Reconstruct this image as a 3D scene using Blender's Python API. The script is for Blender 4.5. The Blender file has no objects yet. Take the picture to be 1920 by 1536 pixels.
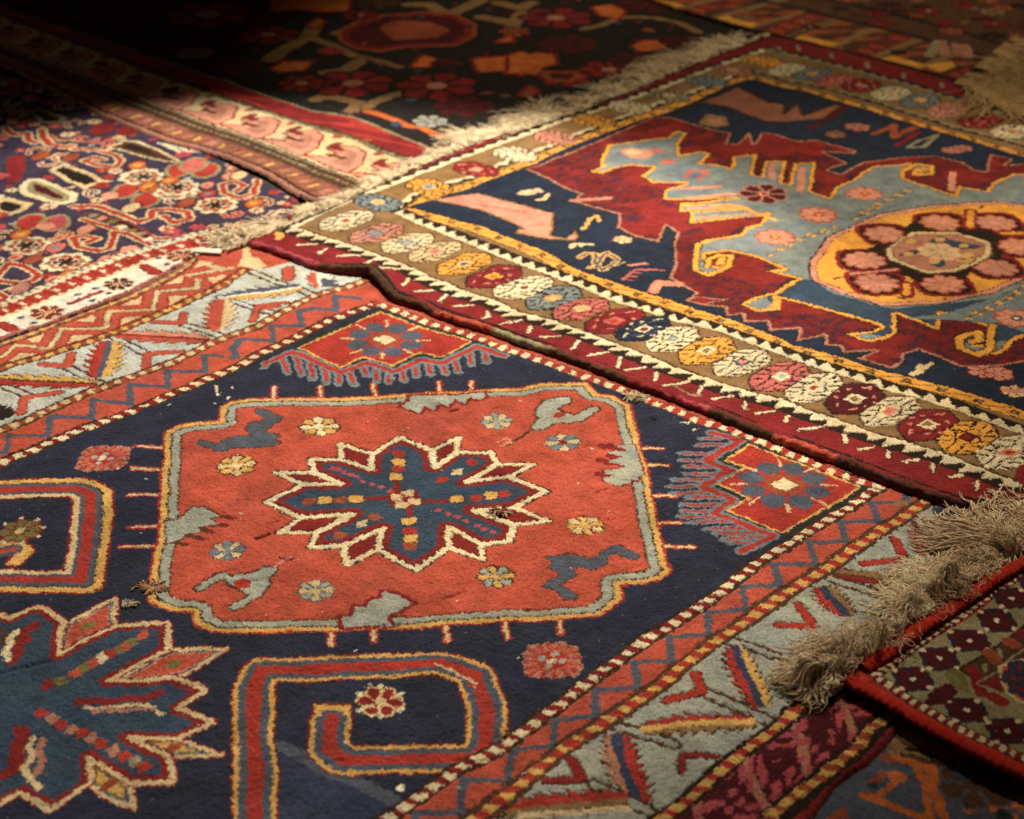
import bpy, math, random
import numpy as np

# ------------------------------------------------------------------ camera, world, lamps
SC = bpy.context.scene
F_PX, PITCH, H = 3250.0, math.radians(28.5), 1.45      # lens in photo pixels, downward tilt, eye height
cam_d = bpy.data.cameras.new("camera")
cam = bpy.data.objects.new("camera", cam_d)
SC.collection.objects.link(cam)
SC.camera = cam
cam_d.sensor_width = 36.0
cam_d.lens = F_PX / 1920.0 * 36.0
cam_d.clip_start = 0.05
cam_d.clip_end = 200.0
cam.location = (0, 0, H)
cam.rotation_euler = (math.radians(90) - PITCH, 0, 0)
cam_d.dof.use_dof = True
cam_d.dof.focus_distance = 2.75
cam_d.dof.aperture_fstop = 4.2

world = bpy.data.worlds.new("World")
SC.world = world
world.use_nodes = True
bg = world.node_tree.nodes["Background"]
bg.inputs[0].default_value = (1.0, 0.62, 0.36, 1)
bg.inputs[1].default_value = 0.022

SC.view_settings.view_transform = 'Standard'
SC.view_settings.look = 'None'
SC.view_settings.exposure = 0
SC.view_settings.gamma = 1


def spot(name, loc, aim, power, size_deg, blend, radius, col):
    d = bpy.data.lights.new(name, 'SPOT')
    d.energy = power
    d.spot_size = math.radians(size_deg)
    d.spot_blend = blend
    d.shadow_soft_size = radius
    d.color = col
    o = bpy.data.objects.new(name, d)
    SC.collection.objects.link(o)
    o.location = loc
    dv = np.array(aim, float) - np.array(loc, float)
    from mathutils import Vector
    o.rotation_euler = Vector(dv).to_track_quat('-Z', 'Y').to_euler()
    return o


WARM = (1.0, 0.71, 0.40)
spot("ceiling_spot", (-0.36, 4.78, 2.9), (-0.52, 3.10, 0), 760, 45.5, 0.42, 0.045, (1.0, 0.78, 0.52))
spot("hall_spot", (1.6, 4.25, 3.3), (0.76, 3.02, 0), 455, 50, 1.0, 0.08, WARM)
spot("far_spot", (0.9, 6.3, 2.9), (0.72, 4.85, 0), 210, 50, 0.55, 0.10, (1.0, 0.70, 0.38))

# ------------------------------------------------------------------ photo pixel -> point on a level plane


def at(pts, z=0.0):
    p = np.atleast_2d(np.array(pts, float))
    u = (p[:, 0] - 960) / F_PX
    v = (768 - p[:, 1]) / F_PX
    dy = math.cos(PITCH) + v * math.sin(PITCH)
    dz = -math.sin(PITCH) + v * math.cos(PITCH)
    t = (z - H) / dz
    return np.stack([u * t, dy * t], 1)


def nums(s):
    a = [float(q) for q in s.replace(',', ' ').split()]
    return np.array(a).reshape(-1, 2)


def tile(x0, y0, s):
    return nums(s) / 3.84 + np.array([x0, y0])


rng = np.random.default_rng(7)
random.seed(7)


def vnoise(h, w, sy, sx, seed, octaves=1):
    """smooth value noise, feature size sy x sx cells"""
    out = np.zeros((h, w), np.float32)
    amp, tot = 1.0, 0.0
    r = np.random.default_rng(seed)
    for _ in range(octaves):
        gy, gx = int(h / sy) + 3, int(w / sx) + 3
        g = r.random((gy, gx)).astype(np.float32)
        y = np.arange(h) / sy
        x = np.arange(w) / sx
        yi, xi = y.astype(int), x.astype(int)
        fy, fx = y - yi, x - xi
        fy = (fy * fy * (3 - 2 * fy))[:, None].astype(np.float32)
        fx = (fx * fx * (3 - 2 * fx))[None, :].astype(np.float32)
        a = g[yi][:, xi]; b = g[yi][:, xi + 1]; c = g[yi + 1][:, xi]; d = g[yi + 1][:, xi + 1]
        out += amp * ((a * (1 - fx) + b * fx) * (1 - fy) + (c * (1 - fx) + d * fx) * fy)
        tot += amp
        amp *= 0.5
        sy = max(1.0, sy / 2); sx = max(1.0, sx / 2)
    return out / tot - 0.5


# ------------------------------------------------------------------ yarn colours (seen under warm lamp -> dyed wool)
def yarn(r, g, b, k=1.0):
    c = np.array([r, g, b]) / 255.0
    lin = np.where(c <= 0.04045, c / 12.92, ((c + 0.055) / 1.055) ** 2.4)
    a = lin / (np.array([1.0, 0.80, 0.56]) * 1.12) * k
    lum = float(a @ np.array([0.3, 0.5, 0.2]))
    cool = 0.10 if a[2] > a[0] else 0.10          # vegetable blues are greyer than the reds
    a = a + (lum - a) * cool
    return np.clip(a * 1.0 + 0.002, 0.004, 0.84)


NAMES = {}
PAL = []


def dye(name, r, g, b, k=1.0):
    NAMES[name] = len(PAL)
    PAL.append(yarn(r, g, b, k))


dye('navy', 38, 43, 60); dye('navy2', 50, 58, 80); dye('ink', 28, 41, 58); dye('teal', 50, 70, 86)
dye('coral', 190, 76, 54); dye('red', 172, 46, 36); dye('dred', 134, 30, 30); dye('crim', 134, 28, 34)
dye('maroon', 80, 20, 28); dye('cream', 226, 202, 154); dye('ivory', 236, 220, 192); dye('sand', 216, 182, 128)
dye('yellow', 216, 162, 78); dye('gold', 232, 156, 50); dye('orange', 204, 100, 34); dye('grey', 160, 158, 138)
dye('pale', 190, 188, 170); dye('slate', 80, 84, 94); dye('blueg', 122, 130, 124); dye('brown', 62, 42, 28)
dye('dbrown', 40, 28, 23); dye('tan', 142, 104, 62); dye('salmon', 214, 136, 106); dye('pink', 200, 98, 86)
dye('rust', 158, 72, 42); dye('green', 38, 48, 46); dye('olive', 120, 108, 56); dye('violet', 62, 50, 68)
dye('umber', 84, 54, 36); dye('khaki', 148, 134, 94); dye('rose', 184, 70, 78); dye('fire', 196, 34, 20)
dye('ash', 112, 122, 124); dye('dust', 180, 116, 90); dye('wine', 112, 26, 28); dye('mauve', 74, 30, 44)
dye('clay', 146, 86, 64); dye('soot', 32, 30, 30)
PALA = np.array(PAL, np.float32)
C = NAMES


def mix_pal():
    return PALA


# ------------------------------------------------------------------ materials
def wool_material(name, bump=0.7, scale=520.0, sheen=0.09):
    m = bpy.data.materials.new(name)
    m.use_nodes = True
    nt = m.node_tree
    n, l = nt.nodes, nt.links
    p = n['Principled BSDF']
    p.inputs['Roughness'].default_value = 0.92
    p.inputs['Specular IOR Level'].default_value = 0.06
    p.inputs['Sheen Weight'].default_value = sheen
    p.inputs['Sheen Roughness'].default_value = 0.45
    p.inputs['Sheen Tint'].default_value = (1.0, 0.86, 0.72, 1)
    a = n.new('ShaderNodeAttribute'); a.attribute_name = 'yarn'
    tc = n.new('ShaderNodeTexCoord')
    n1 = n.new('ShaderNodeTexNoise'); n1.inputs['Scale'].default_value = scale
    n1.inputs['Detail'].default_value = 3
    n2 = n.new('ShaderNodeTexNoise'); n2.inputs['Scale'].default_value = 38
    n2.inputs['Detail'].default_value = 5
    l.new(tc.outputs['Object'], n1.inputs['Vector'])
    l.new(tc.outputs['Object'], n2.inputs['Vector'])
    r1 = n.new('ShaderNodeMapRange'); r1.inputs[1].default_value = 0.3; r1.inputs[2].default_value = 0.7
    r1.inputs[3].default_value = 0.62; r1.inputs[4].default_value = 1.30
    r2 = n.new('ShaderNodeMapRange'); r2.inputs[1].default_value = 0.3; r2.inputs[2].default_value = 0.7
    r2.inputs[3].default_value = 0.84; r2.inputs[4].default_value = 1.14
    l.new(n1.outputs['Fac'], r1.inputs[0]); l.new(n2.outputs['Fac'], r2.inputs[0])
    mu = n.new('ShaderNodeMath'); mu.operation = 'MULTIPLY'
    l.new(r1.outputs[0], mu.inputs[0]); l.new(r2.outputs[0], mu.inputs[1])
    vm = n.new('ShaderNodeVectorMath'); vm.operation = 'SCALE'
    l.new(a.outputs['Color'], vm.inputs[0]); l.new(mu.outputs[0], vm.inputs['Scale'])
    l.new(vm.outputs[0], p.inputs['Base Color'])
    b = n.new('ShaderNodeBump'); b.inputs['Strength'].default_value = bump
    b.inputs['Distance'].default_value = 0.0015
    l.new(n1.outputs['Fac'], b.inputs['Height'])
    l.new(b.outputs[0], p.inputs['Normal'])
    return m


M_PILE = wool_material('wool_pile')
M_CORD = wool_material('wrapped_wool', 0.8, 700, 0.05)
M_FRINGE = wool_material('cotton_fringe', 0.3, 900, 0.1)


def let_light_through(m, f):
    nt = m.node_tree
    p = nt.nodes['Principled BSDF']
    out = [x for x in nt.nodes if x.type == 'OUTPUT_MATERIAL'][0]
    tr = nt.nodes.new('ShaderNodeBsdfTranslucent')
    mx = nt.nodes.new('ShaderNodeMixShader')
    mx.inputs[0].default_value = f
    nt.links.new(p.inputs['Base Color'].links[0].from_socket, tr.inputs['Color'])
    nt.links.new(p.outputs[0], mx.inputs[1])
    nt.links.new(tr.outputs[0], mx.inputs[2])
    nt.links.new(mx.outputs[0], out.inputs[0])


let_light_through(M_FRINGE, 0.22)


def mk_mesh(name, verts, quads, cols, mat, parent=None, smooth=True):
    me = bpy.data.meshes.new(name)
    nv, nf = len(verts), len(quads)
    k = quads.shape[1]
    me.vertices.add(nv)
    me.vertices.foreach_set('co', np.asarray(verts, np.float32).ravel())
    me.loops.add(nf * k)
    me.loops.foreach_set('vertex_index', np.asarray(quads, np.int32).ravel())
    me.polygons.add(nf)
    me.polygons.foreach_set('loop_start', np.arange(0, nf * k, k, dtype=np.int32))
    me.update(calc_edges=True)
    me.polygons.foreach_set('use_smooth', np.full(nf, smooth))
    ca = me.color_attributes.new('yarn', 'FLOAT_COLOR', 'POINT')
    c4 = np.ones((nv, 4), np.float32)
    c4[:, :3] = cols
    ca.data.foreach_set('color', c4.ravel())
    me.materials.append(mat)
    o = bpy.data.objects.new(name, me)
    SC.collection.objects.link(o)
    if parent is not None:
        o.parent = parent
    return o


def thing(name, label, cat, group=None):
    o = bpy.data.objects.new(name, None)
    SC.collection.objects.link(o)
    o['label'] = label
    o['category'] = cat
    if group:
        o['group'] = group
    return o


# ------------------------------------------------------------------ knotted rug canvas
class Rug:
    """a knot grid in the rug's own frame: u runs along one side, v along the other"""

    def __init__(s, ang, z, cell, outline_world, ground):
        s.a = math.radians(ang)
        s.z = z
        s.cell = cell
        s.U = np.array([math.cos(s.a), math.sin(s.a)])
        s.V = np.array([-math.sin(s.a), math.cos(s.a)])
        s.out = s.loc(outline_world)
        s.lo = s.out.min(0) - cell * 2
        hi = s.out.max(0) + cell * 2
        s.nu, s.nv = [int(q) for q in np.ceil((hi - s.lo) / cell)]
        s.I = np.full((s.nv, s.nu), C[ground], np.int16)

    def loc(s, w):
        w = np.atleast_2d(w)
        return np.stack([w @ s.U, w @ s.V], 1)

    def wor(s, l):
        l = np.atleast_2d(l)
        return l[:, :1] * s.U + l[:, 1:2] * s.V

    def p(s, txt):
        return s.loc(at(nums(txt), s.z))

    def t(s, x0, y0, txt):
        return s.loc(at(tile(x0, y0, txt), s.z))

    def box(s, pts, m=0.0):
        lo = np.floor((pts.min(0) - m - s.lo) / s.cell).astype(int)
        hi = np.ceil((pts.max(0) + m - s.lo) / s.cell).astype(int) + 1
        lo = np.maximum(lo, 0)
        hi = np.minimum(hi, [s.nu, s.nv])
        if (hi <= lo).any():
            return None
        u = (np.arange(lo[0], hi[0]) * s.cell + s.lo[0]).astype(np.float32)
        v = (np.arange(lo[1], hi[1]) * s.cell + s.lo[1]).astype(np.float32)
        return slice(lo[1], hi[1]), slice(lo[0], hi[0]), u[None, :], v[:, None]

    @staticmethod
    def inside(poly, u, v):
        r = np.zeros((v.shape[0], u.shape[1]), bool)
        n = len(poly)
        for i in range(n):
            (x1, y1), (x2, y2) = poly[i], poly[(i + 1) % n]
            if y1 == y2:
                continue
            c = ((y1 > v) != (y2 > v))
            xs = (x2 - x1) * (v - y1) / (y2 - y1) + x1
            r ^= c & (u < xs)
        return r

    @staticmethod
    def dist(path, u, v, closed=False):
        """distance, arc length and side (signed) of the nearest point of a polyline"""
        best = np.full((v.shape[0], u.shape[1]), 1e9, np.float32)
        S = np.zeros_like(best)
        side = np.ones_like(best)
        acc = 0.0
        n = len(path)
        for i in range(n if closed else n - 1):
            a, b = path[i], path[(i + 1) % n]
            d = b - a
            L = float(np.hypot(*d)) + 1e-9
            d = d / L
            ru, rv = u - a[0], v - a[1]
            tt = np.clip(ru * d[0] + rv * d[1], 0, L)
            q = np.hypot(ru - tt * d[0], rv - tt * d[1])
            m = q < best
            best = np.where(m, q, best)
            S = np.where(m, acc + tt, S)
            side = np.where(m, np.sign(d[0] * rv - d[1] * ru), side)
            acc += L
        return best, S, side

    def fill(s, poly, c):
        b = s.box(poly)
        if b is None:
            return
        r, k, u, v = b
        m = s.inside(poly, u, v)
        s.I[r, k][m] = C[c]

    def rings(s, poly, lay, within=None):
        """lay: list of (d0, d1, colour) in metres, d>0 inside the polygon"""
        mg = max(0.0, -min(q[0] for q in lay)) + 0.002
        b = s.box(poly, mg)
        if b is None:
            return
        r, k, u, v = b
        d, _, _ = s.dist(poly, u, v, True)
        d = np.where(s.inside(poly, u, v), d, -d)
        sub = s.I[r, k]
        for d0, d1, c in lay:
            sub[(d >= d0) & (d < d1)] = C[c]

    def stroke(s, path, w, c, closed=False):
        """w: full width, or a list of (full width, colour) from wide to narrow"""
        lay = w if isinstance(w, list) else [(w, c)]
        b = s.box(path, lay[0][0] / 2)
        if b is None:
            return
        r, k, u, v = b
        d, _, _ = s.dist(path, u, v, closed)
        sub = s.I[r, k]
        for ww, cc in lay:
            sub[d < ww / 2] = C[cc]

    def along(s, path, lo, hi, fn):
        b = s.box(path, max(abs(lo), abs(hi)))
        if b is None:
            return
        r, k, u, v = b
        d, S, side = s.dist(path, u, v)
        d = d * side
        m = (d >= lo) & (d <= hi)
        res = fn(S, d)
        sub = s.I[r, k]
        m &= res >= 0
        sub[m] = res[m]

    def band(s, pa, pb, fn, ends=True):
        """between two curves: S along the first, t 0..1 across"""
        poly = np.vstack([pa, pb[::-1]])
        b = s.box(poly)
        if b is None:
            return
        r, k, u, v = b
        m = s.inside(poly, u, v)
        da, S, _ = s.dist(pa, u, v)
        db, _, _ = s.dist(pb, u, v)
        t = da / (da + db + 1e-6)
        res = fn(S, t)
        m &= res >= 0
        s.I[r, k][m] = res[m]

    def dots(s, path, half, period, ca, cb, ce, slant=0.5, edge=0.34, duty=0.5):
        def fn(S, d):
            q = np.mod(S + d * slant + 0.0012 * np.sin(S * 210), period) / period
            o = np.where(q < duty, C[ca], C[cb])
            wob = 1 + 0.12 * np.sin(S * 97)
            o = np.where(np.abs(d) > half * (1 - edge) * wob, C[ce], o)
            return o
        s.along(path, -half, half, fn)

    def polar(s, c, r, fn):
        """fn(rho/r, theta, du, dv) -> index; round motif"""
        b = s.box(np.array([c - r, c + r]))
        if b is None:
            return
        rr, k, u, v = b
        du, dv = (u - c[0]) + 0 * v, (v - c[1]) + 0 * u
        rho = np.hypot(du, dv) / r
        th = np.arctan2(dv, du)
        res = fn(rho, th, du, dv)
        m = res >= 0
        s.I[rr, k][m] = res[m]

    def flower(s, c, r, petal, gap, heart, n=8, heart2=None, alt=None, ph=0.0):
        def fn(rho, th, du, dv):
            a = np.abs(np.sin((th + ph) * n / 2))
            edge = 0.80 + 0.2 * a
            o = np.full(rho.shape, -1)
            o[rho < edge] = C[gap]
            pet = (rho < edge - 0.10) & (a > 0.30 + 0.22 * (rho < 0.45)) & (rho > 0.22)
            o[pet] = C[petal]
            if alt:
                odd = (np.floor(((th + ph) / (2 * math.pi) * n)) % 2) == 0
                o[pet & odd] = C[alt]
            o[rho < 0.22] = C[heart]
            if heart2:
                o[rho < 0.12] = C[heart2]
            return o
        s.polar(c, r, fn)

    def blob(s, c, ru, rv, col, rim=None, rot=0.0, pw=2.0):
        def fn(rho, th, du, dv):
            ca, sa = math.cos(rot), math.sin(rot)
            x = (du * ca + dv * sa) / ru
            y = (-du * sa + dv * ca) / rv
            q = np.abs(x) ** pw + np.abs(y) ** pw
            o = np.full(rho.shape, -1)
            if rim:
                o[q < 1] = C[rim]
                o[q < 0.62] = C[col]
            else:
                o[q < 1] = C[col]
            return o
        s.polar(c, max(ru, rv) * 1.5, fn)

    def comb(s, base, tips, w, core, rim):
        for a, b in zip(base, tips):
            s.stroke(np.array([a, b]), w, rim)
        for a, b in zip(base, tips):
            s.stroke(np.array([a, a + (b - a) * 0.9]), w * 0.42, core)

    def leaf(s, a, b, w, ca, cm, cb, rim, teeth=6, mid=0.10, skew=0.5):
        """serrated leaf from a to b: colour ca on one side, cm axis, cb on the other"""
        d = b - a
        L = float(np.hypot(*d))
        d = d / L
        bx = s.box(np.array([a, b]), w)
        if bx is None:
            return
        r, k, u, v = bx
        x = (u - a[0]) * d[0] + (v - a[1]) * d[1]
        y = -(u - a[0]) * d[1] + (v - a[1]) * d[0]
        q = x / L
        env = w * (0.42 + 0.58 * np.sin(np.clip(q, 0, 1) * math.pi) ** 0.5)
        saw = np.mod(q * teeth + np.abs(y) / w * skew, 1.0)
        ext = env * (0.50 + 0.50 * (1 - saw))
        ay = np.abs(y)
        ok = (q > 0) & (q < 1)
        sub = s.I[r, k]
        if rim:
            sub[ok & (ay < ext + 0.0035)] = C[rim]
        if ca:
            sub[ok & (ay < ext) & (y > 0)] = C[ca]
        if cb:
            sub[ok & (ay < ext) & (y <= 0)] = C[cb]
        if cm:
            sub[ok & (ay < w * mid)] = C[cm]

    def build(s, name, parent, drop=0.010, rough=0.0007, wav=0.0016, seed=1, jitter=1, lines=(), edge_w=0.009,
              abr=0.10, wear=()):
        nv, nu = s.nv, s.nu
        r = np.random.default_rng(seed)
        I = s.I
        # uneven knots: shift short runs of every row and column by one cell
        cs = 0.0021 / s.cell
        jr = (vnoise(nv, nu, 1.6 * cs, 3.2 * cs, seed + 1) * 2.3 * cs * jitter).round().astype(int)
        jc = (vnoise(nv, nu, 3.2 * cs, 1.6 * cs, seed + 2) * 2.3 * cs * jitter).round().astype(int)
        wr = vnoise(nv, nu, 26 * cs, 26 * cs, seed + 14) * 4.5 * cs
        wc = vnoise(nv, nu, 26 * cs, 26 * cs, seed + 15) * 4.5 * cs
        yy, xx = np.mgrid[0:nv, 0:nu]
        kv = np.maximum(1, np.round(0.0030 / s.cell)).astype(int)
        ysn = (yy // kv) * kv
        xsn = (xx // kv) * kv
        I = I[np.clip(ysn + jr + wr.astype(int), 0, nv - 1), np.clip(xsn + jc + wc.astype(int), 0, nu - 1)]
        col = PALA[I]
        # dye lots: bands along the weft, single knots and felted patches
        ab = vnoise(nv, nu, 26, 400, seed + 3, 2) * 2 * abr
        kn = (r.random((nv, nu)).astype(np.float32) - 0.5) * 0.34
        pt = vnoise(nv, nu, 16 * cs, 16 * cs, seed + 4, 3) * 0.46 + (np.abs(vnoise(nv, nu, 70 * cs, 9 * cs, seed + 22, 3)) - .12) * 0.40 + vnoise(nv, nu, 60 * cs, 90 * cs, seed + 20, 3) * 0.30
        g = 1 + ab + kn + pt
        col = np.clip(col * g[..., None], 0.002, 0.9)
        hue = vnoise(nv, nu, 40, 60, seed + 12, 2)
        col[..., 0] *= 1 + 0.10 * hue
        col[..., 2] *= 1 - 0.22 * hue
        # stray light fibres
        fl = r.random((nv, nu)) < 0.0005
        col[fl] = col[fl] * 0.4 + np.array([0.45, 0.42, 0.38]) * 0.6
        u = np.arange(nu) * s.cell + s.lo[0]
        v = np.arange(nv) * s.cell + s.lo[1]
        uu, vv = np.meshgrid(u, v)
        ins = s.inside(s.out, uu[:1], vv[:, :1])
        d, _, _ = s.dist(s.out, uu[:1], vv[:, :1], True)
        z = np.full((nv, nu), s.z, np.float32)
        z += wav * 2 * vnoise(nv, nu, 0.22 / s.cell, 0.22 / s.cell, seed + 5, 2)
        z += (r.random((nv, nu)).astype(np.float32) - 0.5) * 2 * rough
        z += vnoise(nv, nu, 3, 3, seed + 6, 2) * rough * 3.0
        # corroded dark wool lies lower than the rest
        dark = np.isin(I, [C['brown'], C['dbrown'], C['umber']])
        z[dark] -= 0.0011
        for path, depth, wid in lines:       # creases and worn slits
            bx = s.box(path, wid * 3)
            if bx is None:
                continue
            rr, kk, pu, pv = bx
            q, _, _ = s.dist(path, pu, pv)
            z[rr, kk] -= depth * np.exp(-(q / wid) ** 2)
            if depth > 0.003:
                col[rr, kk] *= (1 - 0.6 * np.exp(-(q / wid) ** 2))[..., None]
        k = np.clip(d / edge_w, 0, 1)
        z -= drop * (1 - k) ** 2
        keep = ins
        idx = -np.ones((nv, nu), np.int64)
        f = keep[:-1, :-1] & keep[1:, :-1] & keep[:-1, 1:] & keep[1:, 1:]
        used = np.zeros((nv, nu), bool)
        used[:-1, :-1] |= f; used[1:, :-1] |= f; used[:-1, 1:] |= f; used[1:, 1:] |= f
        idx[used] = np.arange(used.sum())
        w = uu[used][:, None] * s.U + vv[used][:, None] * s.V
        verts = np.column_stack([w, z[used]])
        q = np.stack([idx[:-1, :-1][f], idx[:-1, 1:][f], idx[1:, 1:][f], idx[1:, :-1][f]], 1)
        return mk_mesh(name, verts, q, col[used], M_PILE, parent)


def ext(path, a=0.0, b=0.0):
    """lengthen a polyline at its start and end by a and b metres"""
    path = np.array(path)
    if a:
        d = path[0] - path[1]
        path = np.vstack([path[0] + d / np.hypot(*d) * a, path])
    if b:
        d = path[-1] - path[-2]
        path = np.vstack([path, path[-1] + d / np.hypot(*d) * b])
    return path


# ------------------------------------------------------------------ tubes: strands and cords
def tubes(P, rad, sides=4):
    """P: (n, k, 3) centre lines, rad (n, k) -> verts, quads"""
    n, k, _ = P.shape
    T = np.gradient(P, axis=1)
    T /= np.linalg.norm(T, axis=2, keepdims=True) + 1e-9
    ref = np.zeros_like(T); ref[..., 2] = 1
    fl = np.abs(T[..., 2]) > 0.95
    ref[fl] = (1, 0, 0)
    A = np.cross(T, ref); A /= np.linalg.norm(A, axis=2, keepdims=True) + 1e-9
    B = np.cross(A, T)
    th = np.arange(sides) / sides * 2 * math.pi
    off = A[:, :, None, :] * np.cos(th)[None, None, :, None] + B[:, :, None, :] * np.sin(th)[None, None, :, None]
    V = P[:, :, None, :] + off * rad[:, :, None, None]
    ids = np.arange(n * k * sides).reshape(n, k, sides)
    a = ids[:, :-1, :]; b = ids[:, 1:, :]
    q = np.stack([a, np.roll(a, -1, 2), np.roll(b, -1, 2), b], -1).reshape(-1, 4)
    return V.reshape(-1, 3), q


def resample(P, step):
    P = np.array(P, float)
    d = np.r_[0, np.cumsum(np.linalg.norm(np.diff(P, axis=0), axis=1))]
    n = max(3, int(d[-1] / step))
    t = np.linspace(0, d[-1], n)
    return np.stack([np.interp(t, d, P[:, i]) for i in range(P.shape[1])], 1), t


def smooth_path(P, step, it=3):
    Q, t = resample(P, step)
    w = max(1, int(0.012 / step))
    ker = np.ones(2 * w + 1) / (2 * w + 1)
    for _ in range(it):
        for i in range(Q.shape[1]):
            e = np.r_[np.full(w, Q[0, i]), Q[:, i], np.full(w, Q[-1, i])]
            Q[:, i] = np.convolve(e, ker, 'valid')
    return Q, t


def cord(name, parent, path3, rx, rz, colfn, seed=3, wrap=0.0042, step=0.0016, sides=14, rough=1.0):
    """wrapped edge cord; colfn(points, arc) -> colours"""
    P, t = smooth_path(path3, step)
    n = len(P)
    r = np.random.default_rng(seed)
    T = np.gradient(P, axis=0); T[:, 2] = 0
    T /= np.linalg.norm(T, axis=1, keepdims=True) + 1e-9
    S = np.stack([-T[:, 1], T[:, 0], 0 * T[:, 0]], 1)
    th = np.arange(sides) / sides * 2 * math.pi
    wr = 1 + 0.07 * np.sin((t / wrap)[:, None] * 2 * math.pi + th[None] * 0.8)
    lump = 1 + rough * 0.75 * vnoise(n, sides, 7, 2, seed, 2) + 0.5 * vnoise(n, sides, 50, 8, seed + 1, 2)
    rr = wr * lump + (r.random((n, sides)) - 0.5) * 0.10
    V = P[:, None, :] + S[:, None, :] * (np.cos(th) * rx)[None, :, None] * rr[..., None]
    V[..., 2] += np.sin(th)[None] * rz * rr
    base = colfn(P, t)
    cc = base[:, None, :] * (1 + (r.random((n, sides, 1)) - 0.5) * 0.6 * rough + 0.8 * rough * vnoise(n, sides, 12, 2, seed + 4, 3)[..., None])
    ids = np.arange(n * sides).reshape(n, sides)
    a, b = ids[:-1], ids[1:]
    q = np.stack([a, b, np.roll(b, -1, 1), np.roll(a, -1, 1)], -1).reshape(-1, 4)
    return mk_mesh(name, V.reshape(-1, 3), q, np.clip(cc, 0.003, 0.85).reshape(-1, 3), M_CORD, parent)


def fringe(name, parent, base3, out_dir, n, L, rad, zg, hump, seed, clump=0.02, spread=0.5, curl=0.5, col=None, tight=0.20,
           k=14, tangle=0.0, lenfn=None, dirfn=None, kink=0.003, back=0.006, pile=1.0):
    """loose warp ends: n yarn strands from a base line, gathered in clumps, kinked and fallen to height zg"""
    r = np.random.default_rng(seed)
    B, t = resample(base3, 0.004)
    tot = t[-1]
    nc = max(2, int(tot / clump))
    cpos = np.sort(r.random(nc)) * tot
    cang = r.normal(0, spread, nc)
    clen = L * (0.40 + 1.0 * r.random(nc))
    chump = hump * (0.15 + 2.0 * r.random(nc) ** 2)
    ccurl = r.normal(0, curl, nc)
    cshade = 0.80 + 0.34 * r.random(nc)
    cph = r.random(nc) * 6.28
    cper = 0.022 + 0.045 * r.random(nc)
    ci = r.integers(0, nc, n)
    s0 = np.clip(cpos[ci] + r.normal(0, clump * tight, n), 0, tot)
    X = np.stack([np.interp(s0, t, B[:, i]) for i in range(3)], 1)
    od = np.array(out_dir) / np.hypot(*out_dir)
    ang0 = math.atan2(od[1], od[0])
    a = ang0 + cang[ci] + r.normal(0, 0.10 + tangle * 0.4, n)
    if dirfn is not None:
        a = a + dirfn(s0 / tot)
    ln = clen[ci] * (0.65 + 0.5 * r.random(n))
    if lenfn is not None:
        ln = ln * lenfn(s0 / tot)
    hm = chump[ci] * (0.6 + 0.6 * r.random(n))
    cv = ccurl[ci] + r.normal(0, 0.25 + tangle, n)
    P = np.zeros((n, k, 3))
    P[:, 0] = X
    pos = X[:, :2].copy()
    zoff = r.random(n) ** 1.6 * hump * pile
    ph = cph[ci] + r.normal(0, .5, n)
    step = ln / (k - 1)
    for j in range(1, k):
        f = j / (k - 1)
        a = a + cv / (k - 1) + r.normal(0, 0.10 + tangle * 0.45, n)
        d = np.stack([np.cos(a), np.sin(a)], 1)
        nxt = pos + d * step[:, None]
        bad = ((nxt - X[:, :2]) @ od) < -back
        a[bad] = ang0 + r.normal(0, 1.0, bad.sum())
        d = np.stack([np.cos(a), np.sin(a)], 1)
        pos = pos + d * step[:, None]
        w = kink * np.sin(ph + f * ln / cper[ci] * 6.28)
        P[:, j, 0] = pos[:, 0] - d[:, 1] * w
        P[:, j, 1] = pos[:, 1] + d[:, 0] * w
        zz = X[:, 2] * (1 - f) + (zg + rad + zoff) * f + hm * np.sin(math.pi * min(1, f * 1.15) ** .8) \
            + kink * .8 * np.cos(ph * 1.7 + f * ln / cper[ci] * 6.28)
        P[:, j, 2] = np.maximum(zz, zg + rad)
    Rr = np.full((n, k), rad) * (0.6 + 0.8 * r.random(n))[:, None]
    Rr[:, -1] *= 0.4
    V, q = tubes(P, Rr)
    col = PALA[C['sand']] if col is None else col
    sh = cshade[ci] * (0.85 + 0.3 * r.random(n))
    cc = np.repeat((col[None] * sh[:, None]), k * 4, axis=0)
    return mk_mesh(name, V, q, np.clip(cc, 0.01, 0.96), M_FRINGE, parent)


def tuft(parent, px, z, n, L, cols, seed, up=0.6):
    """torn knots standing out of the pile"""
    r = np.random.default_rng(seed)
    c = at([px], z)[0]
    k = 7
    n = int(n * .4)
    L = L * .7
    up *= .5
    P = np.zeros((n, k, 3))
    a = r.random(n) * 6.28
    pos = c + r.normal(0, 1, (n, 2)) * L * np.array([.34, .16])
    P[:, 0, :2] = pos
    P[:, 0, 2] = z - 0.001
    el = r.random(n) * up
    for j in range(1, k):
        a = a + r.normal(0, 0.5, n)
        pos = pos + np.stack([np.cos(a), np.sin(a)], 1) * L / (k - 1) * 0.9
        P[:, j, :2] = pos
        P[:, j, 2] = z + 0.0025 + L * el * np.sin(math.pi * j / (k - 1)) * 0.45
    V, q = tubes(P, np.full((n, k), 0.0012))
    pick = r.integers(0, len(cols), n)
    cc = np.repeat(np.array([PALA[C[x]] for x in cols])[pick], k * 4, axis=0)
    return mk_mesh('torn_tuft', V, q, cc, M_FRINGE, parent)


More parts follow.
